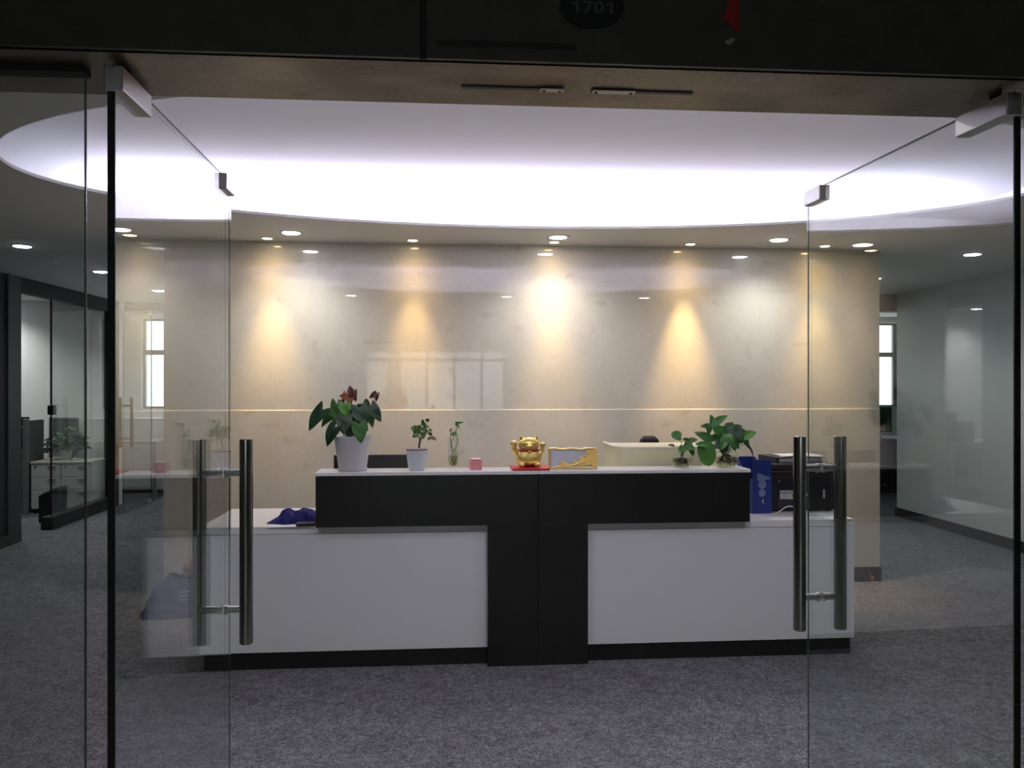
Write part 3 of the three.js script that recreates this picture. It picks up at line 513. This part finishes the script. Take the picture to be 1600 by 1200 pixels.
{
  const cu = thing('red_cushion', 'flat red cushion under the gold cat figurine', 'cushion', [0.452, TOP, 4.44]);
  const g = new RoundedBoxGeometry(0.205, 0.018, 0.17, 4, 0.008).translate(0, 0.009, 0), p = g.attributes.position;
  for (let i = 0; i < p.count; i++) p.setY(i, p.getY(i) * (0.75 + 0.25 * Math.cos(p.getX(i) * 13) * Math.cos(p.getZ(i) * 15)));
  g.computeVertexNormals(); part('pad', g, redSatin, cu);
  part('piping', tube([[-0.102, 0.008, 0.084], [-0.03, 0.009, 0.086], [0.03, 0.009, 0.086], [0.102, 0.008, 0.084]], 0.003, 20, 6), redSatin, cu);
  const t = thing('gold_cat_figurine', 'shiny gold beckoning cat figurine with red collar on red cushion', 'figurine', [0.447, TOP + 0.0165, 4.44]);
  const body = field((x, y, z) => {
    let d = ell(x, y, z, 0, 0.042, 0, 0.073, 0.052, 0.055);
    d = smin(d, ell(x, y, z, 0, 0.075, 0.002, 0.052, 0.034, 0.042), 0.014);
    d = smin(d, ell(x, y, z, 0, 0.118, 0.006, 0.058, 0.04, 0.044), 0.003);
    d = smin(d, ell(x, y, z, 0, 0.106, 0.042, 0.02, 0.012, 0.012), 0.01);
    for (const s of [-1, 1]) {
      d = smin(d, cap(x, y, z, [s * 0.038, 0.145, 0.004], [s * 0.046, 0.168, 0.002], 0.014, 0.0035), 0.006);
      d = smin(d, ell(x, y, z, s * 0.04, 0.012, 0.046, 0.02, 0.014, 0.022), 0.006);
    }
    d = smin(d, cap(x, y, z, [-0.06, 0.06, 0.014], [-0.08, 0.092, 0.022], 0.016, 0.014), 0.008);      // raised paw
    d = smin(d, cap(x, y, z, [-0.08, 0.092, 0.022], [-0.083, 0.118, 0.026], 0.014, 0.015), 0.008);
    d = smin(d, ell(x, y, z, -0.083, 0.125, 0.03, 0.021, 0.016, 0.014), 0.006);
    d = smin(d, cap(x, y, z, [0.058, 0.06, 0.008], [0.074, 0.09, 0.006], 0.015, 0.011), 0.008);
    d = smin(d, cap(x, y, z, [0.074, 0.09, 0.006], [0.077, 0.112, 0.008], 0.012, 0.012), 0.008);
    d = smin(d, ell(x, y, z, 0.078, 0.119, 0.01, 0.017, 0.011, 0.012), 0.006);
    return Math.max(d, -y);
  }, [0, 0.086, 0], 0.108, 76);
  part('body', body, goldMatte, t);
  part('collar', new THREE.TorusGeometry(1, 0.11, 10, 40).rotateX(Math.PI / 2).scale(0.052, 0.06, 0.043).translate(0, 0.086, 0.004), std(0.32, 0.03, 0.015, 0.4), t).userData.label = 'red collar band';
  part('bell', [ball(0, 0.08, 0.053, 0.008), rod([0, 0.076, 0.0585], [0, 0.071, 0.0585], 0.002)], gold, t);
  for (const s of [-1, 1]) part('inner_ear', new THREE.ConeGeometry(0.0065, 0.014, 12).rotateX(0.15).translate(s * 0.0425, 0.155, 0.0145), std(0.3, 0.06, 0.03, 0.5), t);
  for (const s of [-1, 1]) part('eye', new THREE.TorusGeometry(0.007, 0.0012, 6, 16, Math.PI).scale(1.2, 0.7, 1).translate(s * 0.022, 0.122, 0.0475), std(0.05, 0.025, 0.01, 0.5), t);
  part('nose', ball(0, 0.113, 0.0525, 0.003, 0.002, 0.002, 10), std(0.35, 0.05, 0.03, 0.5), t);
  const coin = part('gold_ingot', lathe([[0, 0], [0.02, 0.0], [0.032, 0.012], [0.03, 0.013], [0.018, 0.006], [0, 0.016]], 24).scale(1, 1, 0.5).translate(0, 0.012, 0.056), gold, t); coin.userData.label = 'small gold ingot';
  for (let i = 0; i < 5; i++) part('whisker_groove', rod([(i - 2) * 0.011, 0.052 - Math.abs(i - 2) * 0.003, 0.0505 - Math.abs(i - 2) * 0.0022], [(i - 2) * 0.012, 0.036, 0.0545 - Math.abs(i - 2) * 0.0022], 0.0016), gold, t).name = 'bib_ridge';
}
{
  const t = thing('gold_card_holder', 'gold ornate frame with blank grey panel and flower relief', 'frame', [0.69, TOP, 4.43], { turn: -0.03 });
  const w = 0.268, h = 0.112, pts = (n, f) => Array.from({ length: n + 1 }, (_, i) => f(i / n));
  part('panel', local(w - 0.02, h - 0.02, 0.006, 0, h / 2 + 0.002, -0.004), std(0.66, 0.68, 0.76, 0.35), t).userData.label = 'blank blue-grey panel';
  part('frame_rail', tube(pts(9, (q) => [-w / 2 + q * w, h - 0.003 + 0.003 * Math.sin(q * 17), 0]), 0.0065, 40, 8), goldPale, t);
  part('frame_rail', tube(pts(9, (q) => [-w / 2 + q * w, 0.0055, 0]), 0.0055, 24, 8), goldPale, t);
  part('frame_rail', tube(pts(4, (q) => [-w / 2 + 0.005, 0.004 + q * (h - 0.008), 0]), 0.0075, 16, 8), goldPale, t);
  part('frame_rail', tube(pts(4, (q) => [w / 2 - 0.005, 0.004 + q * (h - 0.008), 0]), 0.0055, 16, 8), goldPale, t);
  part('branch', tube([[-0.1, 0.012, 0.004], [-0.02, 0.018, 0.006], [0.04, 0.036, 0.008], [0.09, 0.062, 0.008], [0.1, 0.1, 0.006]], 0.0065, 24, 7), gold, t);
  for (const [x, y, r] of [[-0.055, 0.026, 0.017], [0.01, 0.036, 0.013], [0.045, 0.052, 0.016], [0.07, 0.066, 0.014], [0.1, 0.088, 0.017], [0.112, 0.06, 0.014], [0.1, 0.036, 0.017], [0.075, 0.03, 0.013], [0.115, 0.02, 0.012], [0.05, 0.022, 0.011], [0.078, 0.09, 0.012], [0.118, 0.075, 0.016], [0.116, 0.042, 0.016], [0.09, 0.05, 0.015], [0.06, 0.038, 0.014], [0.092, 0.072, 0.014], [0.118, 0.098, 0.012], [0.03, 0.024, 0.012], [-0.035, 0.018, 0.012]]) {
    const f = part('flower_relief', [0, 1, 2, 3, 4].map((i) => ball(x + r * 0.55 * Math.cos(i * 1.257), y + r * 0.55 * Math.sin(i * 1.257), 0.006, r * 0.52, r * 0.52, 0.006, 10)).concat([ball(x, y, 0.009, r * 0.32, r * 0.32, 0.006, 10)]), gold, t); f.castShadow = true;
  }
}

// ------------------------------------------------------------------ things on and behind the worktop
{
  const t = thing('monitor', 'black flat monitor behind the large white pot', 'monitor', [-0.44, DESK, 4.86], { turn: 0.0 });
  part('housing', local(0.43, 0.27, 0.03, 0, 0.2, 0, 0.006), M.black, t);
  part('screen', local(0.41, 0.24, 0.002, 0, 0.205, -0.0161), std(0.01, 0.01, 0.012, 0.15), t);
  part('neck', local(0.05, 0.12, 0.03, 0, 0.07, 0.012, 0.004), M.black, t);
  part('foot', local(0.2, 0.012, 0.16, 0, 0.006, 0.0, 0.005), M.black, t);
}
{
  const t = thing('cream_monitor', 'cream deep-bodied monitor with rounded corners behind the counter', 'monitor', [1.235, DESK, 4.6]), cream = std(0.72, 0.68, 0.44, 0.45), rim = std(0.85, 0.83, 0.66, 0.4);
  const rr = (w, d, r) => { const s = new THREE.Shape(); s.moveTo(-w / 2, d); s.lineTo(-w / 2, r); s.quadraticCurveTo(-w / 2, 0, -w / 2 + r, 0); s.lineTo(w / 2 - r, 0); s.quadraticCurveTo(w / 2, 0, w / 2, r); s.lineTo(w / 2, d); s.closePath(); return s; };
  const ex = (w, d, r, h, y) => new THREE.ExtrudeGeometry(rr(w, d, r), { depth: h, bevelEnabled: false, curveSegments: 16 }).rotateX(-Math.PI / 2).translate(0, y, 0);
  part('body', ex(0.52, 0.42, 0.12, 0.345, 0.04), cream, t);
  part('top_rim', tube([[-0.26, 0.387, -0.42], [-0.26, 0.387, -0.13], [-0.245, 0.387, -0.06], [-0.2, 0.387, -0.017], [-0.13, 0.387, -0.002], [0, 0.387, 0], [0.13, 0.387, -0.002], [0.2, 0.387, -0.017], [0.245, 0.387, -0.06], [0.26, 0.387, -0.13], [0.26, 0.387, -0.42]], 0.008, 60, 8), rim, t);
  part('foot', local(0.26, 0.04, 0.24, 0, 0.02, -0.2, 0.006), cream, t);
}
function officeChair(x, D, label, turn = 0, topH = 1.14) {
  const t = thing('office_chair', label, 'office chair', [x, 0, D], { turn });
  for (let i = 0; i < 5; i++) { const a = i * 1.2566 + 0.3, l = part('base_arm', rod([0, 0.09, 0], [0.27 * Math.cos(a), 0.06, 0.27 * Math.sin(a)], 0.022, 0.014), M.black, t); part('caster', ball(0.27 * Math.cos(a), 0.027, 0.27 * Math.sin(a), 0.02, 0.027, 0.027, 12), M.black, l); }
  part('gas_lift', rod([0, 0.07, 0], [0, 0.42, 0], 0.025), M.black, t);
  part('seat', local(0.48, 0.08, 0.46, 0, 0.46, 0, 0.035), M.blackMatte, t);
  const b = cube(0.42, topH - 0.58, 0.06, 0.028), p = b.attributes.position;
  for (let i = 0; i < p.count; i++) { const q = (p.getY(i) / (topH - 0.58) + 0.5); p.setX(i, p.getX(i) * (1 - 0.82 * Math.pow(q, 3))); p.setZ(i, p.getZ(i) - 0.05 * Math.pow(p.getX(i) / 0.21, 2) * -1); }
  b.computeVertexNormals(); part('backrest', b.translate(0, 0.58 + (topH - 0.58) / 2, -0.22), M.blackMatte, t);
  part('back_bar', rod([0, 0.44, -0.15], [0, 0.66, -0.25], 0.02), M.black, t);
  for (const s of [-1, 1]) part('armrest', tube([[s * 0.24, 0.48, -0.08], [s * 0.28, 0.62, -0.1], [s * 0.28, 0.66, 0.02], [s * 0.27, 0.65, 0.14]], 0.016, 14, 8), M.black, t);
}
officeChair(1.4, 5.36, 'black office chair between the desk and the marble wall', 0.0, 1.142);
{
  const t = thing('magazine_file', 'blue upright magazine file beside the black printer', 'file box', [1.81, DESK, 4.735], { turn: 0.12 }), blue = std(0.012, 0.032, 0.19, 0.45);
  const s = new THREE.Shape([[0, 0], [0.24, 0], [0.24, 0.31], [0.2, 0.31], [0.05, 0.2], [0, 0.2]].map(([a, b]) => new THREE.Vector2(a, b)));
  for (const x of [-0.062, 0.058]) part('side_wall', new THREE.ExtrudeGeometry(s, { depth: 0.004, bevelEnabled: false }).rotateY(Math.PI / 2).translate(x, 0, 0.12), blue, t);
  part('spine', local(0.116, 0.31, 0.004, 0, 0.155, 0.118), blue, t);
  part('back_wall', local(0.116, 0.31, 0.004, 0, 0.155, -0.118), blue, t);
  part('bottom', local(0.116, 0.004, 0.232, 0, 0.002, 0), blue, t);
  const pale = std(0.16, 0.22, 0.36, 0.5);
  const wave = new THREE.Shape(); wave.moveTo(-0.04, 0.19); wave.lineTo(-0.04, 0.232); wave.bezierCurveTo(-0.02, 0.238, 0, 0.215, 0.04, 0.21); wave.lineTo(0.04, 0.196); wave.closePath();
  part('printed_wave', new THREE.ExtrudeGeometry(wave, { depth: 0.0006, bevelEnabled: false }).translate(0.008, 0, 0.12), pale, t);
  for (const [y, q] of [[0.168, 0.026], [0.118, 0.022]]) part('printed_disc', new THREE.CylinderGeometry(1, 1, 0.0006, 32).rotateX(Math.PI / 2).scale(q, q, 1).translate(0, y, 0.1203), pale, t);
  part('finger_hole', new THREE.TorusGeometry(0.013, 0.0018, 6, 24).scale(0.9, 1.25, 1).translate(0.01, 0.07, 0.1205), std(0.03, 0.05, 0.14, 0.4), t);
  part('label_tag', local(0.008, 0.026, 0.0006, 0.004, 0.07, 0.1203), std(0.5, 0.48, 0.42, 0.6), t);
}
{
  const t = thing('printer', 'black box-shaped laser printer on the worktop', 'printer', [2.098, DESK, 4.83], { turn: -0.02 });
  part('body', local(0.41, 0.235, 0.34, 0, 0.1275, 0, 0.014), M.black, t);
  part('lid', local(0.405, 0.035, 0.33, 0, 0.264, 0, 0.01), std(0.028, 0.028, 0.03, 0.3), t);
  part('feet', [-0.17, 0.17].flatMap((x) => [-0.13, 0.13].map((z) => local(0.03, 0.012, 0.03, x, 0.006, z, 0.003))), M.black, t);
  part('paper_tray', local(0.34, 0.05, 0.006, 0.01, 0.05, 0.172, 0.002), std(0.02, 0.02, 0.022, 0.3), t);
  part('panel_seam', local(0.39, 0.003, 0.003, 0, 0.205, 0.1705), std(0.05, 0.05, 0.05, 0.4), t);
  const c = document.createElement('canvas'); c.width = 256; c.height = 128; const x = c.getContext('2d');
  x.fillStyle = '#b9bcc0'; x.fillRect(0, 0, 256, 128); x.fillStyle = '#26282b'; x.fillRect(0, 30, 256, 10); x.fillStyle = '#9a9da2'; x.fillRect(12, 8, 190, 14); for (let i = 0; i < 4; i++) x.fillRect(12, 56 + i * 16, 120 - 14 * (i % 2), 6);
  x.fillStyle = '#b3b81c'; x.fillRect(176, 46, 80, 62); x.fillStyle = '#5f6112'; x.fillRect(186, 70, 54, 10);
  const tx = new THREE.CanvasTexture(c); tx.colorSpace = THREE.SRGBColorSpace;
  part('sticker', local(0.1, 0.05, 0.001, -0.095, 0.1, 0.1707), std(1, 1, 1, 0.5, 0, { map: tx }), t).userData.label = 'white and yellow sticker';
  part('warning_label', local(0.026, 0.016, 0.001, 0.01, 0.1, 0.1707), std(0.35, 0.36, 0.36, 0.5), t);
  part('power_button', local(0.012, 0.05, 0.002, 0.12, 0.105, 0.1707), std(0.45, 0.46, 0.46, 0.4), t);
  part('indicator', rod([-0.15, 0.18, 0.17], [-0.15, 0.18, 0.1715], 0.004), std(0.5, 0.5, 0.5, 0.4), t);
  const b = thing('black_binder', 'black ring binder lying on top of the printer', 'binder', [2.09, DESK + 0.2815, 4.84], { turn: 0.1 });
  part('cover', local(0.3, 0.004, 0.23, 0, 0.002, 0, 0.001), M.blackMatte, b); part('cover', local(0.3, 0.004, 0.23, 0, 0.031, 0, 0.001), M.blackMatte, b);
  part('spine', local(0.004, 0.033, 0.23, -0.15, 0.0165, 0, 0.001), M.blackMatte, b); part('pages', local(0.27, 0.024, 0.215, 0.005, 0.0165, 0), std(0.5, 0.5, 0.48, 0.9), b);
  const pp = thing('paper_pile', 'loose white papers on the binder above the printer', 'papers', [2.13, DESK + 0.3145, 4.83]);
  for (let i = 0; i < 4; i++) { const q = part('sheet', local(0.24, 0.0015, 0.17, 0, 0.00075 + i * 0.0016, 0), M.paper, pp); q.rotation.y = (i - 1.5) * 0.08; }
}
{
  const g = tube([[1.84, DESK + 0.003, -4.52], [1.875, DESK + 0.012, -4.53], [1.93, DESK + 0.045, -4.54], [1.955, DESK + 0.052, -4.54], [1.98, DESK + 0.045, -4.54], [2.05, DESK + 0.012, -4.54], [2.11, DESK + 0.003, -4.52]], 0.003, 60, 8);
  const m = part('white_cable', g, std(0.75, 0.75, 0.77, 0.4)); m.userData = { label: 'white cable arching in front of the printer', category: 'cable' };
  const s = part('paper_sheet', slab(2.12, 2.255, DESK, DESK + 0.0012, 4.375, 4.6), M.paper); s.userData = { label: 'white sheet of paper at the worktop edge before the printer', category: 'paper' };
}
{
  // crumpled blue cloth: a folded mound with a flat underside and a trailing corner
  const nx = 60, nz = 34, pos = [], idx = [], X = (u) => -0.155 + u * 0.28, Z = (v) => -0.075 + v * 0.15;
  const nz1 = makeNoise(32, 77);
  const hgt = (u, v) => {
    const x = u * 2 - 1, z = v * 2 - 1, e = Math.max(0, 1 - Math.pow(Math.abs(z), 3)), prof = u < 0.22 ? 0.16 + 0.5 * Math.max(0, (u - 0.06) / 0.16) * 0.6 : 0.46 + 0.54 * Math.sin(Math.min(1, (u - 0.22) / 0.14) * Math.PI / 2);
    const fold = 0.78 + 0.3 * Math.sin(u * 15 + 3 * nz1(u * 6, v * 6) + v * 4) * 0.5 + 0.35 * (nz1(u * 9, v * 7) - 0.5);
    return 0.082 * prof * e * fold * Math.min(1, u * 14) * Math.min(1, (1 - u) * 9);
  };
  for (let i = 0; i <= nx; i++) for (let j = 0; j <= nz; j++) { const u = i / nx, v = j / nz, w = u < 0.25 ? 0.3 + 2.8 * u : 1; pos.push(X(u), Math.max(0.0015, hgt(u, v)), Z(0.5 + (v - 0.5) * w) + 0.008 * Math.sin(u * 20)); }
  for (let i = 0; i < nx; i++) for (let j = 0; j < nz; j++) { const k = i * (nz + 1) + j; idx.push(k, k + 1, k + nz + 2, k, k + nz + 2, k + nz + 1); }
  const g = new THREE.BufferGeometry(); g.setAttribute('position', new THREE.Float32BufferAttribute(pos, 3)); g.setIndex(idx); g.computeVertexNormals();
  const t = part('blue_cloth', g, std(0.008, 0.008, 0.12, 0.85, 0, { side: THREE.DoubleSide, sheen: 0.4, sheenColor: L(0.1, 0.1, 0.5), sheenRoughness: 0.5 }));
  t.position.set(-0.81, DESK + 0.0012, -4.515); t.userData = { label: 'crumpled dark blue cloth on the worktop beside the raised counter', category: 'cloth' };
  const pouch = thing('black_pouch', 'flat black pouch tucked under the blue cloth', 'pouch', [-0.74, DESK + 0.0012, 4.4], { turn: 0.15 });
  part('body', local(0.1, 0.018, 0.06, 0, 0.009, 0, 0.008), M.blackMatte, pouch); part('zip', local(0.085, 0.002, 0.003, 0, 0.0185, 0.012), std(0.25, 0.25, 0.25, 0.4, 0.8), pouch);
  const s = part('paper_sheet', slab(-0.93, -0.695, DESK, DESK + 0.0012, 4.372, 4.56), M.paper); s.name = numbered('paper_sheet') + ''; s.userData = { label: 'white sheet of paper under the blue cloth, over the worktop edge', category: 'paper' };
}
{
  // slumped shopping bag on the carpet
  const t = thing('blue_shopping_bag', 'slumped blue shopping bag on the carpet beside the desk end', 'bag', [-1.7, 0, 5.52], { turn: 0.2 }), rows = 26, cols = 48, pos = [], idx = [], nb = makeNoise(32, 91);
  for (let i = 0; i <= rows; i++) for (let j = 0; j <= cols; j++) {
    const q = i / rows, a = j / cols * Math.PI * 2, ca = Math.cos(a), sa = Math.sin(a), e = (v) => Math.sign(v) * Math.pow(Math.abs(v), 0.6);
    const w = 0.27 - 0.12 * q * q, d = 0.13 - 0.085 * Math.pow(q, 1.4), f = 1 + 0.16 * (nb(j / cols * 32 % 32, q * 8) - 0.5) * Math.min(1, q * 4);
    const lean = 0.06 * q;
    pos.push(e(ca) * w * f + lean, q * 0.25 + 0.02 * q * Math.sin(a * 2 + 1) + 0.02 * q * (nb(j / cols * 16, 3) - 0.5), e(sa) * d * f);
  }
  for (let i = 0; i < rows; i++) for (let j = 0; j < cols; j++) { const k = i * (cols + 1) + j; idx.push(k, k + cols + 1, k + cols + 2, k, k + cols + 2, k + 1); }
  const g = new THREE.BufferGeometry(); g.setAttribute('position', new THREE.Float32BufferAttribute(pos, 3)); g.setIndex(idx); g.computeVertexNormals();
  part('bag_body', g, std(0.03, 0.04, 0.14, 0.5, 0, { side: THREE.DoubleSide }), t);
  part('bag_bottom', local(0.5, 0.004, 0.22, 0, 0.002, 0, 0.001), std(0.03, 0.04, 0.14, 0.5), t);
  for (const z of [-0.03, 0.03]) part('bag_handle', tube([[-0.02, 0.24, z], [0.0, 0.28, z], [0.07, 0.29, z], [0.12, 0.25, z]], 0.006, 20, 6), std(0.03, 0.04, 0.14, 0.5), t);
  for (let i = 0; i < 3; i++) part('printed_line', local(0.07 - 0.012 * i, 0.012, 0.002, 0.0, 0.165 - i * 0.024, 0.107 + i * 0.008), std(0.4, 0.42, 0.5, 0.7), t).rotation.x = 0;
  const stuff = thing('brown_paper_bundle', 'crumpled brown paper sticking out of the blue bag', 'paper', [-1.66, 0.225, 5.52]);
  const b = new THREE.IcosahedronGeometry(0.05, 3), p = b.attributes.position; for (let i = 0; i < p.count; i++) { const k = 0.8 + 0.5 * nb(p.getX(i) * 90 + 9, p.getY(i) * 90 + p.getZ(i) * 60 + 9); p.setXYZ(i, p.getX(i) * k, p.getY(i) * k + 0.06, p.getZ(i) * k * 0.6); }
  b.computeVertexNormals(); part('crumple', b, std(0.3, 0.22, 0.15, 0.8), stuff);
}

// ------------------------------------------------------------------ left office behind the glass
function pedestal(x, label) {
  const t = thing('drawer_pedestal', label, 'drawer unit', [x, 0, 10.1], { group: 'white drawer pedestals in the left office' }), w = 0.325, grey = std(0.6, 0.62, 0.6, 0.5);
  part('carcass', local(w, 0.53, 0.42, 0, 0.315, -0.01), grey, t); part('top', local(w + 0.006, 0.022, 0.45, 0, 0.591, 0, 0.003), std(0.68, 0.67, 0.58, 0.5), t); part('kick', local(w - 0.01, 0.05, 0.4, 0, 0.025, -0.02), M.black, t);
  for (const [y, h] of [[0.5, 0.145], [0.35, 0.145], [0.165, 0.215]]) { const d = part('drawer', local(w - 0.008, h, 0.016, 0, y, 0.208, 0.002), grey, t); part('pull', local(0.085, 0.012, 0.018, 0.07, y + h / 2 - 0.03, 0.224, 0.003), M.chrome, d); if (y === 0.5) part('lock', rod([-w / 2 + 0.05, y + 0.04, 0.21], [-w / 2 + 0.05, y + 0.04, 0.22], 0.011), M.black, d); }
}
pedestal(-4.625, 'white three-drawer pedestal beside the grey desk screen, under the bushy plant');
pedestal(-4.29, 'white three-drawer pedestal close behind the tall glass pane');
{
  const t = thing('desk_screen', 'grey fabric desk screen with metal end post in the left office', 'desk screen', [-4.83, 0, 10.1]);
  part('end_post', local(0.05, 1.1, 0.05, 0, 0.55, 0.24, 0.004), std(0.32, 0.33, 0.33, 0.4, 0.6), t);
  part('fabric', local(0.03, 0.95, 0.36, 0, 0.6, 0.03), std(0.14, 0.15, 0.15, 0.9), t);
  const u = thing('slatted_screen', 'low grey slatted screen behind the drawer pedestals', 'desk screen', [-4.65, 0, 10.4]);
  part('cross_fabric', local(0.3, 0.45, 0.03, 0, 0.85, 0), std(0.14, 0.15, 0.15, 0.9), u);
  part('top_rail', local(0.34, 0.02, 0.04, 0, 1.085, 0, 0.003), std(0.32, 0.33, 0.33, 0.4, 0.6), u);
  for (let i = 0; i < 6; i++) part('slat', local(0.3, 0.012, 0.008, 0, 0.72 + i * 0.06, 0.019), std(0.2, 0.21, 0.21, 0.6), u);
  for (const x of [-0.155, 0.155]) part('cross_post', local(0.03, 1.075, 0.03, x, 0.5375, 0), std(0.32, 0.33, 0.33, 0.4, 0.6), u);
}
{
  const t = thing('office_desk', 'white office desk behind the black post in the left office', 'desk', [-5.42, 0, 10.05]);
  part('tabletop', local(1.05, 0.028, 0.7, 0, 0.726, 0, 0.003), std(0.6, 0.6, 0.58, 0.5), t);
  part('panel', local(1.0, 0.5, 0.018, 0, 0.45, -0.3), std(0.5, 0.5, 0.49, 0.5), t);
  for (const x of [-0.5, 0.5]) part('leg_panel', local(0.03, 0.712, 0.62, x, 0.356, 0), std(0.6, 0.6, 0.58, 0.5), t);
  const m = thing('desk_printer', 'black desktop machine on the white office desk', 'printer', [-5.08, 0.74, 10.02]);
  part('body', local(0.36, 0.26, 0.4, 0, 0.13, 0, 0.02), M.black, m); part('feeder', local(0.3, 0.12, 0.02, 0, 0.31, -0.12, 0.004), M.black, m); part('output_tray', local(0.28, 0.01, 0.1, 0, 0.06, 0.25, 0.003), M.black, m);
}
{
  const t = thing('bushy_plant', 'bushy dark green plant in white pot on the drawer pedestals', 'potted plant', [-4.47, 0.602, 10.06]);
  part('pot', lathe([[0, 0], [0.05, 0], [0.065, 0.11], [0.067, 0.12], [0.06, 0.12], [0.055, 0.1], [0, 0.1]], 32), std(0.6, 0.6, 0.55, 0.5), t);
  for (let i = 0; i < 90; i++) {
    const a = rnd(0, 6.283), q = Math.sqrt(rnd(0.02, 1)), bx = 0.2 * q * Math.cos(a), bz = 0.11 * q * Math.sin(a), by = 0.15 + 0.3 * (1 - q * q) * rnd(0.4, 1) + rnd(-0.08, 0.03) * q;
    const l = rnd(0.08, 0.12); putLeaf(t, leafOval[i % 2], i % 3 ? G.dark : G.deep, [bx, by, bz], [bx + l * Math.cos(a) * 0.9, by + rnd(-0.06, 0.05), bz + l * 0.4 * Math.sin(a) + 0.02], 0.05, [rnd(-0.5, 0.5), 0.8, 0.8]);
    if (i % 4 === 0) part('stem', tube([[0, 0.1, 0], [bx * 0.5, by * 0.7 + 0.04, bz * 0.5], [bx, by, bz]], 0.003, 6, 5), G.stem, t);
  }
  const bin = thing('black_bin', 'black slanted bin at the end of the glass partition sill', 'bin', [-4.285, 0, 9.32]);
  const s = new THREE.Shape([[-0.09, 0], [0.09, 0], [0.1, 0.36], [-0.09, 0.28]].map(([x, y]) => new THREE.Vector2(x, y)));
  part('shell', new THREE.ExtrudeGeometry(s, { depth: 0.2, bevelEnabled: true, bevelSize: 0.01, bevelThickness: 0.01 }).translate(0, 0.01, -0.1), M.blackMatte, bin);
  part('rim', local(0.17, 0.008, 0.18, 0.005, 0.0, 0, 0.003), M.black, bin).position.set(0, 0.342, 0); bin.children[1].rotation.z = 0.4;
}
// ------------------------------------------------------------------ rear office seen through the gaps
{
  const t = thing('window_cabinet', 'white low cabinet under the daylit window beyond the inner glass door', 'cabinet', [-3.8, 0, 11.8]);
  part('carcass', local(1.8, 0.95, 0.36, 0, 0.525, 0), std(0.75, 0.75, 0.73, 0.5), t); part('top', local(1.84, 0.03, 0.4, 0, 1.015, 0, 0.004), std(0.78, 0.78, 0.76, 0.5), t); part('kick', local(1.76, 0.05, 0.32, 0, 0.025, 0), M.black, t);
  for (let i = 0; i < 4; i++) { const d = part('door_leaf', local(0.435, 0.9, 0.016, -0.6675 + i * 0.445, 0.53, 0.189, 0.002), std(0.75, 0.75, 0.73, 0.5), t); part('knob', ball(-0.6675 + i * 0.445 + 0.18 * (i % 2 ? -1 : 1), 0.6, 0.205, 0.012), M.chrome, d); }
  const d = thing('work_table', 'grey work table in the rear office beyond the inner glass door', 'table', [-4.2, 0, 11.15]);
  part('tabletop', local(1.0, 0.03, 0.6, 0, 0.745, 0, 0.004), std(0.3, 0.29, 0.28, 0.5), d); for (const x of [-0.46, 0.46]) for (const z of [-0.26, 0.26]) part('leg', local(0.04, 0.73, 0.04, x, 0.365, z), M.satin, d);
}
{
  const t = thing('dark_office_desk', 'dark office desk at the end of the right corridor', 'desk', [6.0, 0, 11.1]);
  part('tabletop', local(1.6, 0.03, 0.7, 0, 0.735, 0, 0.003), std(0.1, 0.1, 0.1, 0.4), t); part('modesty_panel', local(1.5, 0.36, 0.02, 0, 0.54, 0.3), std(0.09, 0.09, 0.095, 0.5), t); part('base_unit', local(1.5, 0.36, 0.5, 0, 0.18, 0.05, 0.004), M.black, t);
  for (let i = 0; i < 3; i++) part('label_holder', local(0.06, 0.012, 0.003, -0.3 + i * 0.3, 0.12, 0.3015), std(0.4, 0.4, 0.4, 0.5), t);
  const m = thing('dark_monitor', 'black monitor on the dark desk under the corridor-end window', 'monitor', [5.98, 0.75, 11.15]);
  part('housing', local(0.62, 0.36, 0.03, 0, 0.25, 0, 0.006), M.black, m); part('screen', local(0.59, 0.33, 0.002, 0, 0.25, 0.016), std(0.01, 0.01, 0.012, 0.15), m); part('stand', local(0.06, 0.16, 0.04, 0, 0.08, -0.03, 0.004), M.black, m); part('foot', local(0.24, 0.012, 0.18, 0, 0.006, 0, 0.004), M.black, m);
}
scene.traverse((o) => { if (o.isMesh) { o.castShadow = true; o.receiveShadow = true; } });
renderer.render(scene, camera);
